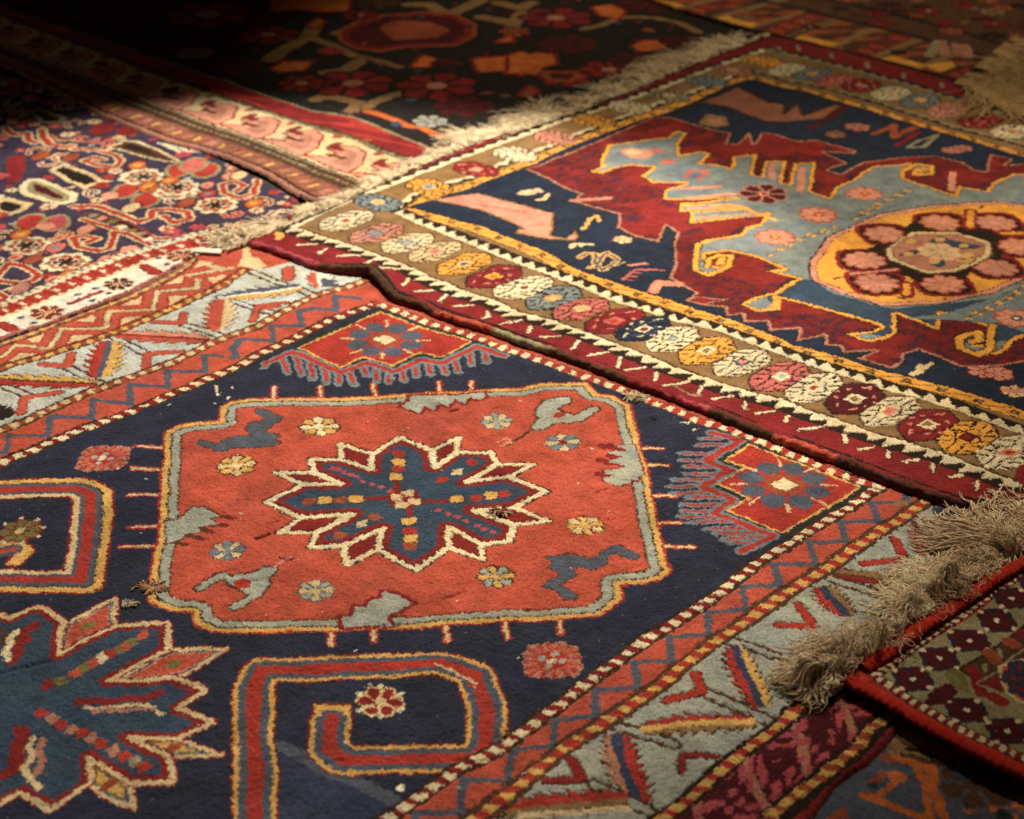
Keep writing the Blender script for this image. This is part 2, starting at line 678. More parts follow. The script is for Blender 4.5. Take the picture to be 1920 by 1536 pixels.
# ------------------------------------------------------------------ floor
def build_floor():
    m = bpy.data.materials.new('dark_floor')
    m.use_nodes = True
    nt = m.node_tree
    p = nt.nodes['Principled BSDF']
    p.inputs['Roughness'].default_value = 0.6
    nz = nt.nodes.new('ShaderNodeTexNoise'); nz.inputs['Scale'].default_value = 6
    cr = nt.nodes.new('ShaderNodeValToRGB')
    cr.color_ramp.elements[0].color = (0.012, 0.008, 0.006, 1)
    cr.color_ramp.elements[1].color = (0.045, 0.028, 0.018, 1)
    nt.links.new(nz.outputs['Fac'], cr.inputs[0])
    nt.links.new(cr.outputs[0], p.inputs['Base Color'])
    me = bpy.data.meshes.new('floor')
    me.from_pydata([(-7, -2, 0), (7, -2, 0), (7, 12, 0), (-7, 12, 0)], [], [(0, 1, 2, 3)])
    me.materials.append(m)
    o = bpy.data.objects.new('floor', me)
    SC.collection.objects.link(o)
    o['kind'] = 'structure'


build_floor()


# ================================================================== 1. navy rug with the coral medallion
def main_rug():
    Z = 0.012
    top = at(nums("-150 700 0 640 86 611 229 555 346 492 375 474 430 462"), Z)
    rest = at(nums("600 430 1300 640 1960 900 2060 1010 1960 1140 1688 1363 1667 1391 1628 1430 1587 1456 1566 1475 1524 1536"), Z)
    end = np.array([rest[-1] + np.array([-0.50, -0.52]), top[0] + np.array([-0.45, -0.46])])
    R = Rug(46.5, Z, 0.0016, np.vstack([top, rest, end]), 'navy')
    p, t = R.p, R.t
    M0 = (0, 760); M1 = (480, 760); M2 = (960, 760); M3 = (1420, 760)
    B0 = (0, 1136); B1 = (480, 1136); B2 = (960, 1136); B3 = (1420, 1136)
    U0 = (0, 380); U1 = (480, 380); U2 = (960, 380)

    # ---- field: worn lighter blue areas
    R.fill(t(*B1, "170,980 560,1190 850,1290 1000,1400 900,1536 800,1640 160,1640"), 'navy2')
    R.stroke(t(*B1, "190,1010 500,1180 760,1280 980,1400"), 0.020, 'slate')
    R.fill(t(*B0, "1400,700 1640,790 1650,1540 1000,1540 1000,1450 1300,1300 1290,1110 1640,1080"), 'navy')

    # ---- coral medallion
    med = p("414 765 432 755 469 751 480 750 636 747 740 741 871 733 975 730 1012 721 1064 719 1101 719 1119 739 "
            "1153 745 1181 762 1189 807 1200 846 1210 877 1216 916 1226 963 1236 1007 1244 1041 1257 1070 1241 1085 "
            "1210 1093 1160 1096 1163 1125 1127 1154 1064 1159 960 1163 845 1172 714 1179 558 1185 500 1188 396 1187 "
            "365 1170 362 1149 320 1145 299 1138 276 1127 281 1098 286 1059 294 1020 299 968 301 916 305 864 309 825 "
            "311 812 336 799 370 794 414 791")
    ticks = [(M0, "960,300 1190,315"), (M0, "950,460 1185,465"), (M0, "930,650 1170,660"), (M0, "930,880 1150,870"),
             (M0, "870,1020 1150,1015"), (M2, "1090,318 900,318"), (M2, "1125,440 930,440"), (M2, "1185,655 985,660"),
             (M2, "1235,850 1040,855"), (M2, "1305,1020 1070,1018"), (U1, "130,1335 150,1440"), (U1, "455,1330 470,1425"),
             (U1, "845,1310 855,1405"), (U1, "1320,1300 1325,1380"), (U1, "1545,1290 1555,1370"), (B1, "540,290 540,165"),
             (B1, "850,270 850,150"), (B1, "1380,250 1365,130"), (B1, "1815,225 1812,95"), (B2, "350,195 345,80")]
    for tl, s in ticks:
        a = t(*tl, s)
        R.stroke(a, [(0.0125, 'red'), (0.0055, 'sand')], None)
    R.rings(med, [(-0.004, 0.0, 'red'), (0, 0.0095, 'yellow'), (0.0095, 0.0125, 'brown'), (0.0125, 0.026, 'grey'),
                  (0.026, 0.029, 'umber'), (0.029, 9, 'coral')])

    def motif(poly, c, rim, w=0.004):
        R.rings(poly, [(-w, 0, rim), (0, 9, c)])
    # grey combs growing from the frame
    for s, tl in (("1570,800 1660,820", M0), ("1500,865 1625,872", M0), ("1420,880 1525,922", M0),
                  ("1330,935 1445,968", M0), ("1240,985 1335,1012", M0)):
        R.stroke(t(*tl, s), [(0.012, 'dred'), (0.006, 'umber')], None)
    motif(t(*M0, "1180,830 1270,830 1390,740 1480,740 1590,800 1500,815 1560,860 1420,880 1440,915 1330,930 1300,965 1200,1000"), 'grey', 'umber', 0.003)
    for s in ("640,300 790,335", "625,400 790,440", "620,500 720,520", "690,370 800,400", "700,300 830,320"):
        R.stroke(t(*M2, s), 0.014, 'dred')
    motif(t(*M2, "880,290 830,300 730,300 830,335 690,345 800,385 690,410 810,450 640,480 720,510 640,530 700,565 770,585 830,565 850,540 890,560 940,500"), 'grey', 'dred', 0.003)
    motif(t(*U1, "1100,1395 1100,1425 1040,1465 1180,1520 1210,1460 1280,1490 1320,1430 1380,1470 1430,1410 1500,1450 1540,1395 1600,1425 1650,1410 1640,1370"), 'grey', 'dred', 0.007)
    motif(p("641 1157 662 1158 668 1138 690 1140 696 1127 720 1124 717 1111 740 1114 772 1130 756 1137 750 1146 727 1156 735 1172 641 1176"), 'grey', 'dred', 0.007)
    # blue stepped motifs
    motif(p("483 769 496 769 514 779 532 786 506 804 496 809 527 819 514 825 529 832 511 838 485 840 443 841 414 848 396 843 "
            "372 835 375 826 391 830 406 835 427 822 443 819 477 817 464 809 466 794 490 790 500 788 485 778"), 'slate', 'umber', 0.003)
    motif(t(*M2, "250,1095 350,1090 400,1075 470,1080 560,1110 640,1090 660,1050 740,1010 910,1080 900,1120 830,1105 750,1065 "
            "700,1100 680,1150 560,1185 520,1160 440,1165 470,1230 400,1250 350,1300 480,1370 460,1400 380,1395 300,1330 "
            "215,1300 270,1260 340,1230 330,1190 270,1175 300,1130"), 'slate', 'umber', 0.002)
    # grey beasts
    motif(p("1007 768 1020 752 1049 745 1069 747 1067 755 1049 763 1046 771 1075 780 1084 778 1113 763 1127 768 1090 791 "
            "1077 791 1067 795 1043 794 1020 805 1004 807 996 801 1012 786 1004 780"), 'grey', 'umber')
    R.blob(p("1049 780")[0], 0.013, 0.010, 'red')
    R.stroke(p("998 806 975 822 950 835"), 0.006, 'umber')
    R.stroke(p("935 828 950 822 962 828 940 836"), 0.004, 'salmon')
    motif(p("365 1105 406 1080 422 1076 437 1083 453 1078 474 1075 496 1065 519 1066 516 1075 496 1088 503 1096 496 1109 "
            "484 1123 469 1125 456 1140 440 1144 427 1139 453 1127 469 1117 443 1104 430 1096 427 1088 411 1091 378 1109"), 'grey', 'umber')
    R.blob(p("455 1096")[0], 0.014, 0.012, 'red')
    R.stroke(p("512 1066 530 1052 545 1045 560 1050"), 0.004, 'salmon')
    R.stroke(p("525 1045 540 1052 555 1048"), 0.004, 'umber')
    # little eight petal flowers
    for q, r_, pe, ga, al in (("443 873", .034, 'sand', 'brown', 'yellow'), ("427 1033", .028, 'ash', 'slate', 'sand'),
                              ("600 801", .037, 'cream', 'brown', 'yellow'), ("929 790", .030, 'grey', 'slate', 'sand'),
                              ("1057 832", .032, 'sand', 'slate', 'ash'), ("590 1108", .030, 'sand', 'slate', 'grey'),
                              ("929 1081", .031, 'yellow', 'brown', 'grey'), ("1098 988", .030, 'yellow', 'umber', 'sand')):
        R.flower(p(q)[0], r_, pe, ga, 'dred' if '1057' in q else pe, 8, None, al, ph=0.25)
    # star
    star = t(*M1, "840,360 1040,232 1270,320 1270,445 1440,335 1690,335 1740,425 1520,548 1810,515 2103,620 1863,745 1560,760 "
             "1790,840 1870,870 1850,975 1640,1005 1375,885 1390,1020 1150,1188 870,1045 910,890 640,1010 390,1030 430,920 "
             "690,788 330,810 60,705 350,575 620,572 430,490 400,400 610,395 830,460")
    barbs = ["1275,318 1462,235 1440,335 1272,440", "1740,425 1995,427 1820,515 1535,545", "1863,745 2113,842 1860,862 1790,838 1575,760",
             "1380,888 1640,1005 1650,1112 1390,1018", "905,893 640,1008 650,1150 870,1042", "680,790 430,920 160,918 330,812",
             "350,575 150,490 400,490 610,572", "610,396 600,280 840,355 828,455"]
    for b in barbs:
        R.stroke(t(*M1, b), 0.0140, 'brown', closed=True)
    R.stroke(star, 0.0150, 'brown', closed=True)
    for b in barbs:
        q = t(*M1, b)
        R.fill(q, 'umber')
        R.rings(q, [(0.0065, 9, 'dred')])
        R.stroke(q, 0.0092, 'cream', closed=True)
    R.rings(star, [(-0.0045, 0.0052, 'cream'), (0.0052, 0.0070, 'brown'), (0.0070, 0.0165, 'dred'), (0.0165, 9, 'teal')])
    for q in ("1000,520 1010,670", "780,682 960,672", "1160,682 1380,686", "1095,700 1100,820"):
        R.stroke(t(*M1, q), 0.010, 'dred')
    R.blob(t(*M1, "1060,670")[0], 0.030, 0.030, 'dred', pw=1.2)
    for q in ("1000,665", "1092,632", "1130,690", "1040,716"):
        R.blob(t(*M1, q)[0], 0.012, 0.012, 'sand', pw=1.2)

    def dia(q, c, s=0.013, tl=M1, rim='green'):
        cc = t(*tl, q)[0]
        R.blob(cc, s * 1.0, s * 1.0, c, pw=1.1, rim=None, rot=math.pi / 4)
        return cc
    for q in ("1030,405", "1000,510", "500,690", "720,680", "1440,675", "1690,650", "1090,840", "1120,965"):
        R.blob(t(*M1, q)[0], 0.0165, 0.0165, 'green', pw=1.1)
        R.blob(t(*M1, q)[0], 0.0140, 0.0140, 'yellow', pw=1.1)
    for q in ("1025,355", "1020,450", "390,700", "605,690", "1580,670", "1790,640", "1110,910", "1110,1020", "1545,410",
              "1335,535", "600,935", "840,815"):
        R.blob(t(*M1, q)[0], 0.0115, 0.0115, 'rust' if len(q) % 2 else 'red', pw=1.6)
    for q in ("1440,480", "750,860"):
        R.blob(t(*M1, q)[0], 0.013, 0.010, 'sand', pw=1.1)
    for q in ("550,460", "630,490", "720,520", "840,570", "900,590", "960,620", "1310,755", "1380,785", "1440,805",
              "1510,835", "1580,865", "1640,890", "1710,915", "590,470", "680,500", "770,555"):
        R.blob(t(*M1, q)[0], 0.0055, 0.0055, 'rose')

    # ---- corner pieces with rosette and comb
    def corner(poly, cpath, base, tips, tw, ctr, rs):
        R.rings(poly, [(-0.016, -0.0035, 'green'), (-0.0035, 0.001, 'yellow'), (0.001, 9, 'red')])
        R.comb(base, tips, tw, 'red', 'ash')
        R.stroke(cpath, [(0.022, 'ash'), (0.012, 'red')], None)
        for i in range(8):
            a = i * math.pi / 4 + 0.35
            d = np.array([math.cos(a), math.sin(a)])
            R.blob(ctr + d * rs * 0.66, rs * 0.27, rs * 0.24, 'slate', pw=1.7, rot=a)
            R.blob(ctr + d * rs * 0.30, rs * 0.14, rs * 0.11, 'rust', pw=1.7, rot=a)
            e = np.array([math.cos(a + .39), math.sin(a + .39)])
            R.stroke(np.array([ctr + e * rs * 0.72, ctr + e * rs * 1.02]), 0.005, 'sand')
        R.blob(ctr, rs * 0.26, rs * 0.26, 'cream', pw=1.1, rot=math.pi / 4)

    c1 = t(*U1, "310,1050 900,795 1535,1005 1330,1110 1190,1075 970,1175 760,1110 600,1180")
    cp1 = t(*U1, "70,1165 250,1085 330,1100 600,1222 790,1155 985,1222 1200,1130 1340,1155 1590,1040 1790,1100")
    bs = t(*U1, "90,1150 195,1110 290,1095 390,1140 480,1180 580,1215 660,1200 760,1165 860,1180 960,1215 1040,1195 1140,1150 1230,1130 1340,1150 1430,1110 1530,1060 1640,1050")
    tp = t(*U1, "55,1195 215,1235 320,1250 400,1275 500,1305 590,1315 700,1320 800,1255 870,1295 960,1300 1075,1285 1160,1245 1260,1240 1360,1235 1450,1225 1560,1170 1670,1150")
    corner(c1, cp1, bs, tp, 0.0170, t(*U1, "930,985")[0], 0.082)
    c2 = p("1408 836 1361 864 1400 878 1345 908 1408 936 1366 958 1467 1000 1613 914")
    cp2 = t(*M2, "1440,205 1650,262 1400,402 1580,470 1370,590 1600,690 1440,770 1880,945 1660,1050")
    bs2 = t(*M2, "1600,240 1560,290 1450,358 1420,405 1520,447 1480,500 1420,540 1390,590 1450,632 1520,668 1530,715 1450,760 1500,805 1580,830 1660,880 1740,915 1790,945 1800,985")
    tp2 = t(*M2, "1370,250 1340,300 1210,350 1215,400 1245,445 1250,500 1165,545 1135,590 1175,635 1275,665 1225,715 1235,765 1215,803 1285,850 1395,900 1455,930 1520,968 1570,992")
    corner(c2, cp2, bs2, tp2, 0.0135, t(*M3, "190,575")[0], 0.082)

    # ---- hook on the left
    hk = p("-330 900 0 900 161 897 190 906 211 918 206 990 197 1060 190 1100 172 1112 150 1114 0 1112 -330 1114")
    R.rings(hk, [(-0.004, 0, 'dred'), (0, 0.0125, 'yellow'), (0.0125, 0.0145, 'brown'), (0.0145, 0.024, 'slate'), (0.024, 0.041, 'red'),
                 (0.041, 0.048, 'slate'), (0.048, 0.058, 'sand'), (0.058, 0.062, 'dred'), (0.062, 9, 'navy')])
    R.stroke(t(*M0, "-200,990 110,1000 175,1060 110,1130"), [(0.032, 'dred'), (0.024, 'yellow')], None)
    R.stroke(t(*M0, "-200,1065 -20,1060 90,1040"), [(0.030, 'slate'), (0.016, 'coral')], None)
    R.flower(t(*M0, "160,905")[0], 0.036, 'olive', 'dred', 'sand', 8, ph=0.2)
    for k in range(8):
        a = k * math.pi / 4 + .2
        R.blob(t(*M0, "160,905")[0] + 0.036 * np.array([math.cos(a), math.sin(a)]), .004, .004, 'cream')

    # ---- spiral hook at the bottom
    sp = p("477 1760 477 1290 490 1258 560 1256 700 1252 820 1246 892 1266 912 1330 912 1400 890 1424 650 1426 618 1404 620 1345")
    R.stroke(sp, [(0.0580, 'dred'), (0.0525, 'yellow'), (0.0400, 'slate'), (0.0190, 'red')], None)
    R.fill(t(*B1, "385,710 700,710 690,790 400,790"), 'dred')
    R.fill(t(*B1, "410,725 680,725 672,800 412,800"), 'yellow')
    R.fill(t(*B1, "480,758 630,758 626,830 450,830"), 'slate')
    R.fill(t(*B1, "515,785 600,785 598,860 490,860"), 'red')
    R.stroke(t(*B1, "1300,435 1500,520 1590,565"), 0.005, 'sand')
    R.flower(p("714 1316")[0], 0.034, 'dred', 'sand', 'sand', 6, ph=0.3)
    for k in range(6):
        a = k * math.pi / 3 + .8
        R.blob(p("714 1316")[0] + 0.033 * np.array([math.cos(a), math.sin(a)]), .005, .004, 'cream')
    R.blob(t(*B1, "1028,1315")[0], .007, .006, 'ivory')

    # ---- big blue star at lower left
    st = t(*B0, "-700,60 0,60 70,95 240,20 320,20 470,120 430,200 425,350 840,140 1210,130 1215,320 770,545 1260,520 1330,560 "
           "1480,615 1280,735 1540,842 1280,962 930,950 1230,1095 1250,1272 950,1292 630,1100 640,1290 360,1465 150,1340 0,1425 -700,1700")
    bb = ["430,345 470,140 820,-54 830,135", "830,545 1230,325 1630,318 1330,510", "950,952 1290,965 1600,1085 1250,1100",
          "635,1110 950,1292 965,1470 645,1300"]
    for b in bb:
        R.stroke(t(*B0, b), 0.0125, 'dred', closed=True)
    for b, cc in zip(bb, ('coral', 'coral', 'yellow', 'yellow')):
        q = t(*B0, b)
        R.fill(q, 'slate')
        R.stroke(q, 0.0065, 'sand', closed=True)
        R.rings(q, [(0.0065, 9, 'salmon' if cc == 'coral' else 'olive')])
        R.rings(q, [(0.0085, 9, cc)])
        R.blob(q.mean(0), 0.016, 0.009, 'olive' if cc == 'coral' else 'rust', pw=1.2)
    R.rings(st, [(-0.0070, -0.0042, 'dred'), (-0.0042, 0.0038, 'sand'), (0.0038, 0.0125, 'dred'), (0.0125, 9, 'teal')])
    seq = [("340,565", 'dred'), ("440,535", 'olive'), ("545,480", 'coral'), ("610,445", 'olive'), ("670,415", 'coral'),
           ("745,380", 'cream'), ("800,355", 'red'), ("875,320", 'olive'), ("920,290", 'coral'), ("960,262", 'olive'), ("1040,215", 'coral'),
           ("300,765", 'red'), ("375,800", 'dust'), ("435,850", 'red'), ("510,890", 'dust'), ("585,920", 'red'), ("660,965", 'dust'),
           ("730,1005", 'red'), ("820,1050", 'dust'), ("900,1085", 'red'), ("975,1125", 'khaki'), ("1045,1170", 'red')]
    for q, c in seq:
        R.blob(t(*B0, q)[0], 0.0120, 0.0095, c, pw=1.3, rot=0.8)
    for q, c, w in (("560,690 700,690 760,705 850,685 920,665 1000,680 1080,655 1150,620", 'dred', .014),
                    ("620,730 700,750 850,735 920,720 1060,720 1160,780", 'sand', .007), ("680,765 780,755 900,762 1000,745 1090,750", 'dust', .008),
                    ("150,880 160,960 120,1000 135,1090 110,1180 20,1220", 'dred', .018),
                    ("240,950 200,1020 240,1080 180,1160 220,1240 290,1300", 'sand', .009), ("300,970 280,1050 300,1110 270,1200", 'dust', .010),
                    ("250,150 150,210 180,260 100,290 120,350 70,410", 'dred', .017), ("100,190 60,240 70,290 20,330 40,400", 'cream', .010),
                    ("0,170 30,220 -20,300", 'umber', .008)):
        R.stroke(t(*B0, q), w, c)

    # ---- square rosettes on the navy ground
    for c0 in (t(*M0, "748,383")[0], t(*B2, "290,390")[0]):
        def fn(rho, th, du, dv):
            a = math.radians(-46.5)
            x = du * math.cos(a) + dv * -math.sin(a)
            y = du * math.sin(a) + dv * math.cos(a)
            x, y = (du * math.cos(-R.a) + dv * math.sin(-R.a)), (-du * math.sin(-R.a) + dv * math.cos(-R.a))
            q = np.abs(x / 0.040) ** 4 + np.abs(y / 0.040) ** 4 + 0.16 * np.sin(th * 12)
            o = np.full(rho.shape, -1)
            o[q < 1] = C['dust']
            ray = np.sin(th * 16) > 0.25
            o[(q < 0.85) & ray] = C['red']
            o[(q < 0.42) & (np.sin(rho * 70) > 0)] = C['coral']
            o[rho < 0.36] = C['red']
            return o
        R.polar(c0, 0.058, fn)
        for k in range(4):
            a = k * math.pi / 2 + 0.5
            R.blob(c0 + 0.014 * np.array([math.cos(a), math.sin(a)]), .006, .005, 'grey')
        R.blob(c0, .006, .006, 'cream')

    # ---- borders, lower right side
    D1 = ext(p("743 1521 818 1472 871 1441 943 1402 960 1386 1048 1322 1116 1269 1181 1217 1233 1185 1297 1145 1332 1122 1387 1083 "
               "1447 1041 1493 1013 1566 966 1652 913"), 0.9)
    D2 = ext(p("850 1565 960 1485 986 1464 1048 1409 1127 1357 1194 1316 1241 1282 1272 1253 1335 1206 1422 1151 1477 1111 1561 1059 "
               "1636 1002 1683 976 1747 933"), 0.9, 0.05)
    D3 = ext(p("1150 1604 1254 1527 1293 1501 1340 1456 1392 1412 1444 1376 1493 1334 1537 1303 1561 1290 1700 1200 1850 1105 1960 1035"), 0.7)
    D4 = ext(p("1420 1556 1482 1498 1535 1467 1566 1438 1602 1402 1636 1365 1673 1339 1800 1250 2000 1120"), 0.7)
    D5 = ext(p("1480 1580 1524 1536 1566 1475 1587 1456 1628 1430 1667 1391 1690 1360 1830 1270 2060 1120"), 0.7)
    far = p("2100 1100")
    R.fill(np.vstack([D1, ext(p("1652 913 1700 900"), 0, .2), ext(D5, 0, .3)[::-1]]), 'red')
    # zigzag stripe
    def zig(S, tt):
        ph = np.mod(S / 0.083, 1.0)
        ctr = 0.24 + 0.52 * (np.where(ph < 0.5, ph * 2, 2 - ph * 2))
        o = np.full(S.shape, C['coral'])
        o[np.abs(tt - ctr) < 0.10] = C['slate']
        return o
    R.band(D1, D2, zig)
    R.fill(t(*M3, "960,745 980,700 1110,690 1060,730"), 'tan')
    R.fill(np.vstack([D2, D3[::-1]]), 'grey')
    L = lambda tl, s: t(*tl, s)

    def leaf(tl, s, w, ca, cm, cb, teeth=6, mid=.18):
        q = t(*tl, s)
        w *= .56
        R.leaf(q[0], q[1], w, ca, cm, cb, 'brown', teeth, mid)

    def chev(tl, s, c='red', w=.021):
        w *= .64
        R.stroke(t(*tl, s), [(w + .004, 'brown'), (w, c)], None)

    def twin(tl, s, w=.026):
        R.stroke(t(*tl, s), [(.023, 'umber'), (.0115, 'grey')], None)
    leaf(B2, "735,920 900,1430", .050, 'red', 'navy2', 'dust', 10, .24)
    twin(B2, "750,870 1150,1010")
    twin(B2, "590,1290 980,1480")
    twin(B2, "1420,640 1850,830")
    twin(B2, "1540,250 1900,370")
    leaf(B2, "900,900 1740,820", .040, 'red', 'yellow', 'tan', 8, .26)
    leaf(B2, "1590,300 1800,740", .046, 'yellow', 'navy2', 'red', 8, .22)
    chev(B2, "1320,500 1370,620 1110,690")
    chev(B2, "430,1110 500,1250 250,1270", 'dred')
    chev(B2, "1220,1200 1225,1090 1460,1080", 'dred', .016)
    leaf(B2, "-150,1470 830,1390", .040, 'red', None, 'tan', 8, .2)
    R.stroke(t(*B2, "60,1500 500,1490 820,1460"), .010, 'sand')
    leaf(M3, "1170,850 1260,1090", .050, 'tan', 'umber', 'rust', 8, .1)
    R.fill(t(*M3, "1290,900 1540,920 1480,960 1370,985 1310,985"), 'navy2')
    twin(M3, "1150,830 1600,950")
    chev(M3, "965,965 1075,1115 760,1135")
    leaf(M3, "540,1210 1150,1290", .038, 'tan', 'umber', 'dred', 8, .1)
    twin(M3, "520,1240 900,1370")
    leaf(M3, "470,1300 650,1530", .048, 'tan', 'navy2', 'red', 8, .26)
    chev(M3, "300,1430 400,1600 150,1590")
    leaf(M3, "1260,760 1700,790", .036, 'navy2', None, 'navy2', 7, .1)
    R.stroke(t(*M3, "1380,830 1470,825 1600,840"), [(.022, 'yellow'), (.014, 'red')], None)
    for i in range(3):       # the same leaves carry on out of frame
        o_ = np.array([-0.16 - .30 * i, -0.165 - .31 * i])
        a, b = at([[1020, 1530], [1150, 1600]], Z) + o_
        q = R.loc(np.array([a, b]))
        R.leaf(q[0], q[1], .045, 'red', 'navy2', 'yellow', 'brown', 8, .2)
    R.band(D3, D4, lambda S, tt: np.where(np.sin(S * 90 + tt * 7 + 2.4 * np.sin(S * 31 + tt * 9)) * np.sin(tt * 16 + 3 * np.sin(S * 47)) > 0.22,
                                          C['rose'], np.where(np.sin(S * 61 + 5 * tt) > 0.86, C['dust'], C['maroon'])))
    R.band(D4, D5, lambda S, tt: np.where(tt > .62, C['crim'], C['dbrown']))
    R.dots(D1, 0.0130, 0.0252, 'cream', 'dred', 'brown', 0.35, .44)
    R.dots(D2, 0.0150, 0.0290, 'yellow', 'red', 'umber', 0.35, .50, .46)
    R.dots(D3, 0.0140, 0.0300, 'yellow', 'red', 'dbrown', 0.35, .48, .50)
    R.dots(D4, 0.0130, 0.0270, 'yellow', 'rust', 'dbrown', 0.35, .46, .50)

    # ---- borders, upper left side
    E1 = ext(p("709 570 623 601 542 640 480 666 456 682 388 711 318 742 234 776 146 809 49 851 5 867 -120 925"), 0, .8)
    E2 = ext(p("662 534 600 553 558 570 480 614 443 625 391 646 326 677 255 703 182 732 125 755 78 778 52 791 0 809 -120 858"), .05, .8)
    E3 = ext(p("453 508 417 536 370 557 299 588 227 620 161 643 86 669 16 685 0 692 -120 738"), 0, .8)
    E4 = ext(p("362 486 346 502 286 536 229 562 156 588 86 617 0 646 -120 692"), 0, .8)
    E5 = ext(p("375 470 346 490 286 523 229 551 156 579 86 607 0 636 -150 695"), 0, .8)
    R.fill(np.vstack([E1, E4[::-1], p("375 470 600 430 760 545")]), 'coral')
    R.band(E1, E2, zig)
    R.fill(p("690 570 720 575 750 560 760 520 700 500 662 534 680 560"), 'coral')
    R.fill(np.vstack([E2, E3[::-1], p("453 508 500 503 545 492 600 480 690 520 662 534")]), 'pale')

    def zag(S, tt):
        ph = np.mod(S / 0.120, 1.0)
        tri = np.where(ph < 0.5, ph * 2, 2 - ph * 2)
        ctr = 0.24 + 0.52 * tri
        e = tt - ctr
        o = np.full(S.shape, C['coral'])
        o[(np.abs(e) > .30) & (tt > .12) & (tt < .88)] = C['red']
        o[(np.abs(e) > .36) & (tt > .16) & (tt < .84)] = C['sand']
        o[np.abs(e) < 0.095] = C['umber']
        o[np.abs(e) < 0.062] = C['sand']
        return o
    R.band(E3, E4, zag)
    R.fill(np.vstack([E4, E5[::-1]]), 'dust')
    # top end of the rug, mostly under its neighbour
    T3 = p("453 508 500 500 545 488 600 474")
    R.fill(np.vstack([p("362 486 453 508"), T3[1:], p("600 440 430 455")]), 'coral')
    R.stroke(t(*U1, "-60,400 -60,330 120,330"), .016, 'sand')
    R.fill(t(*U0, "1700,460 1760,380 1850,400 1920,460 1830,480"), 'sand')
    R.fill(t(*U0, "1430,440 1500,450 1640,480 1560,500"), 'sand')

    def pleaf(tl, s, w, ca, cm, cb, teeth=6, mid=.14):
        q = t(*tl, s)
        w *= .56
        R.leaf(q[0], q[1], w, ca, cm, cb, 'umber', teeth, mid)

    def ptwin(tl, s, w=.026):
        R.stroke(t(*tl, s), [(.023, 'umber'), (.0115, 'pale')], None)
    ptwin(U0, "790,960 1060,1085")
    ptwin(U0, "490,1190 750,1320")
    ptwin(U0, "1320,880 1610,960")
    ptwin(U0, "1580,680 1960,800")
    ptwin(U0, "-20,1300 210,1400")
    ptwin(U1, "-30,500 440,680")
    chev(U0, "1050,1180 1060,1085 1290,1075", 'coral', .024)
    chev(U0, "300,1165 485,1180 505,1100", 'coral', .024)
    chev(U0, "1110,860 1310,865 1320,800", 'coral', .024)
    chev(U0, "1820,850 1845,770 1990,750", 'coral', .024)
    chev(U0, "150,1530 180,1410 440,1370", 'coral', .024)
    chev(U1, "0,780 20,745 210,725", 'coral', .02)
    pleaf(U0, "785,1000 715,1260", .070, 'yellow', 'slate', 'red', 7)
    pleaf(U0, "840,950 1520,985", .050, 'salmon', 'dred', 'coral', 6)
    pleaf(U0, "-60,1270 700,1310", .050, 'yellow', 'umber', 'red', 6)
    pleaf(U0, "1595,700 1565,920", .060, 'sand', 'coral', 'coral', 6)
    pleaf(U0, "1630,680 2160,615", .055, 'slate', 'ivory', 'yellow', 6)
    pleaf(U1, "460,500 470,620", .055, 'ivory', 'ivory', 'coral', 5)
    R.fill(t(*U1, "480,540 600,560 560,580 620,600 540,610 470,610"), 'slate')
    R.stroke(t(*U1, "240,480 240,545"), [(.03, 'umber'), (.024, 'coral')], None)
    pleaf(U0, "-60,1480 60,1560", .05, 'dbrown', None, 'dbrown', 5)
    R.dots(E1, 0.0145, 0.0280, 'cream', 'dred', 'brown', 0.25, .44)
    R.dots(E2, 0.0130, 0.0270, 'sand', 'rust', 'umber', -0.25, .46)
    R.dots(E3, 0.0130, 0.0270, 'yellow', 'rust', 'umber', -0.25, .46)
    R.dots(E4, 0.0120, 0.0270, 'yellow', 'dust', 'umber', -0.25, .46)
    # top edge of the field
    T1 = p("1652 913 1616 903 1566 886 1500 858 1436 832 1416 826 1366 807 1306 789 1246 763 1176 734 1064 696 976 664 897 635 813 607 720 575 709 570")
    R.fill(np.vstack([T1, p("700 520 800 540 1000 610 1200 690 1400 760 1600 830 1760 900 1747 933")]), 'coral')
    R.dots(T1, 0.0110, 0.0270, 'cream', 'red', 'umber', 0.2, .22)
    Tz = p("1745 930 1700 915 1640 890 1566 868")
    # ---- creases, slits and scuffs
    lines = []
    for s, dep, wid in (("480 1010 492 1007 505 1001", .005, .003), ("845 770 857 767", .005, .003), ("1120 925 1135 918", .003, .003),
                        ("830 1122 850 1116 872 1108", .003, .003), ("500 985 520 978", .003, .003), ("1222 785 1228 788", .004, .004),
                        ("0 1262 40 1252 90 1240", .003, .004)):
        lines.append((p(s), dep, wid))
    g = np.random.default_rng(5)
    for _ in range(46):
        c = np.array([g.uniform(150, 1300), g.uniform(720, 1480)])
        q = np.array([c, c + [g.uniform(12, 40), g.uniform(-9, 3)]])
        lines.append((R.loc(at(q, Z)), g.uniform(.0008, .002), g.uniform(.002, .005)))
    for _ in range(60):
        c = np.array([g.uniform(200, 1150), g.uniform(740, 1480)])
        R.blob(R.loc(at([c], Z))[0], .0012, .0012, 'ivory')

    for q in ("402 724 406 736", "407 738 409 742", "434 726 436 727", "422 750 427 747", "400 757 402 758", "320 761 324 760", "1276 793 1284 794", "1289 796 1294 793", "1300 808 1306 806"):
        R.stroke(p(q), .0045, 'cream')
    root = thing('rug', 'large navy rug with coral red medallion and cream outlined star, front centre', 'rug')
    R.build('pile', root, lines=lines, seed=11, wav=0.0024, rough=0.0008)
    tuft(root, (1192, 746), Z, 120, .030, ['sand', 'cream', 'sand', 'umber', 'cream'], 1, .6)
    tuft(root, (940, 962), Z, 90, .026, ['cream', 'sand', 'dust', 'dred'], 2, .8)
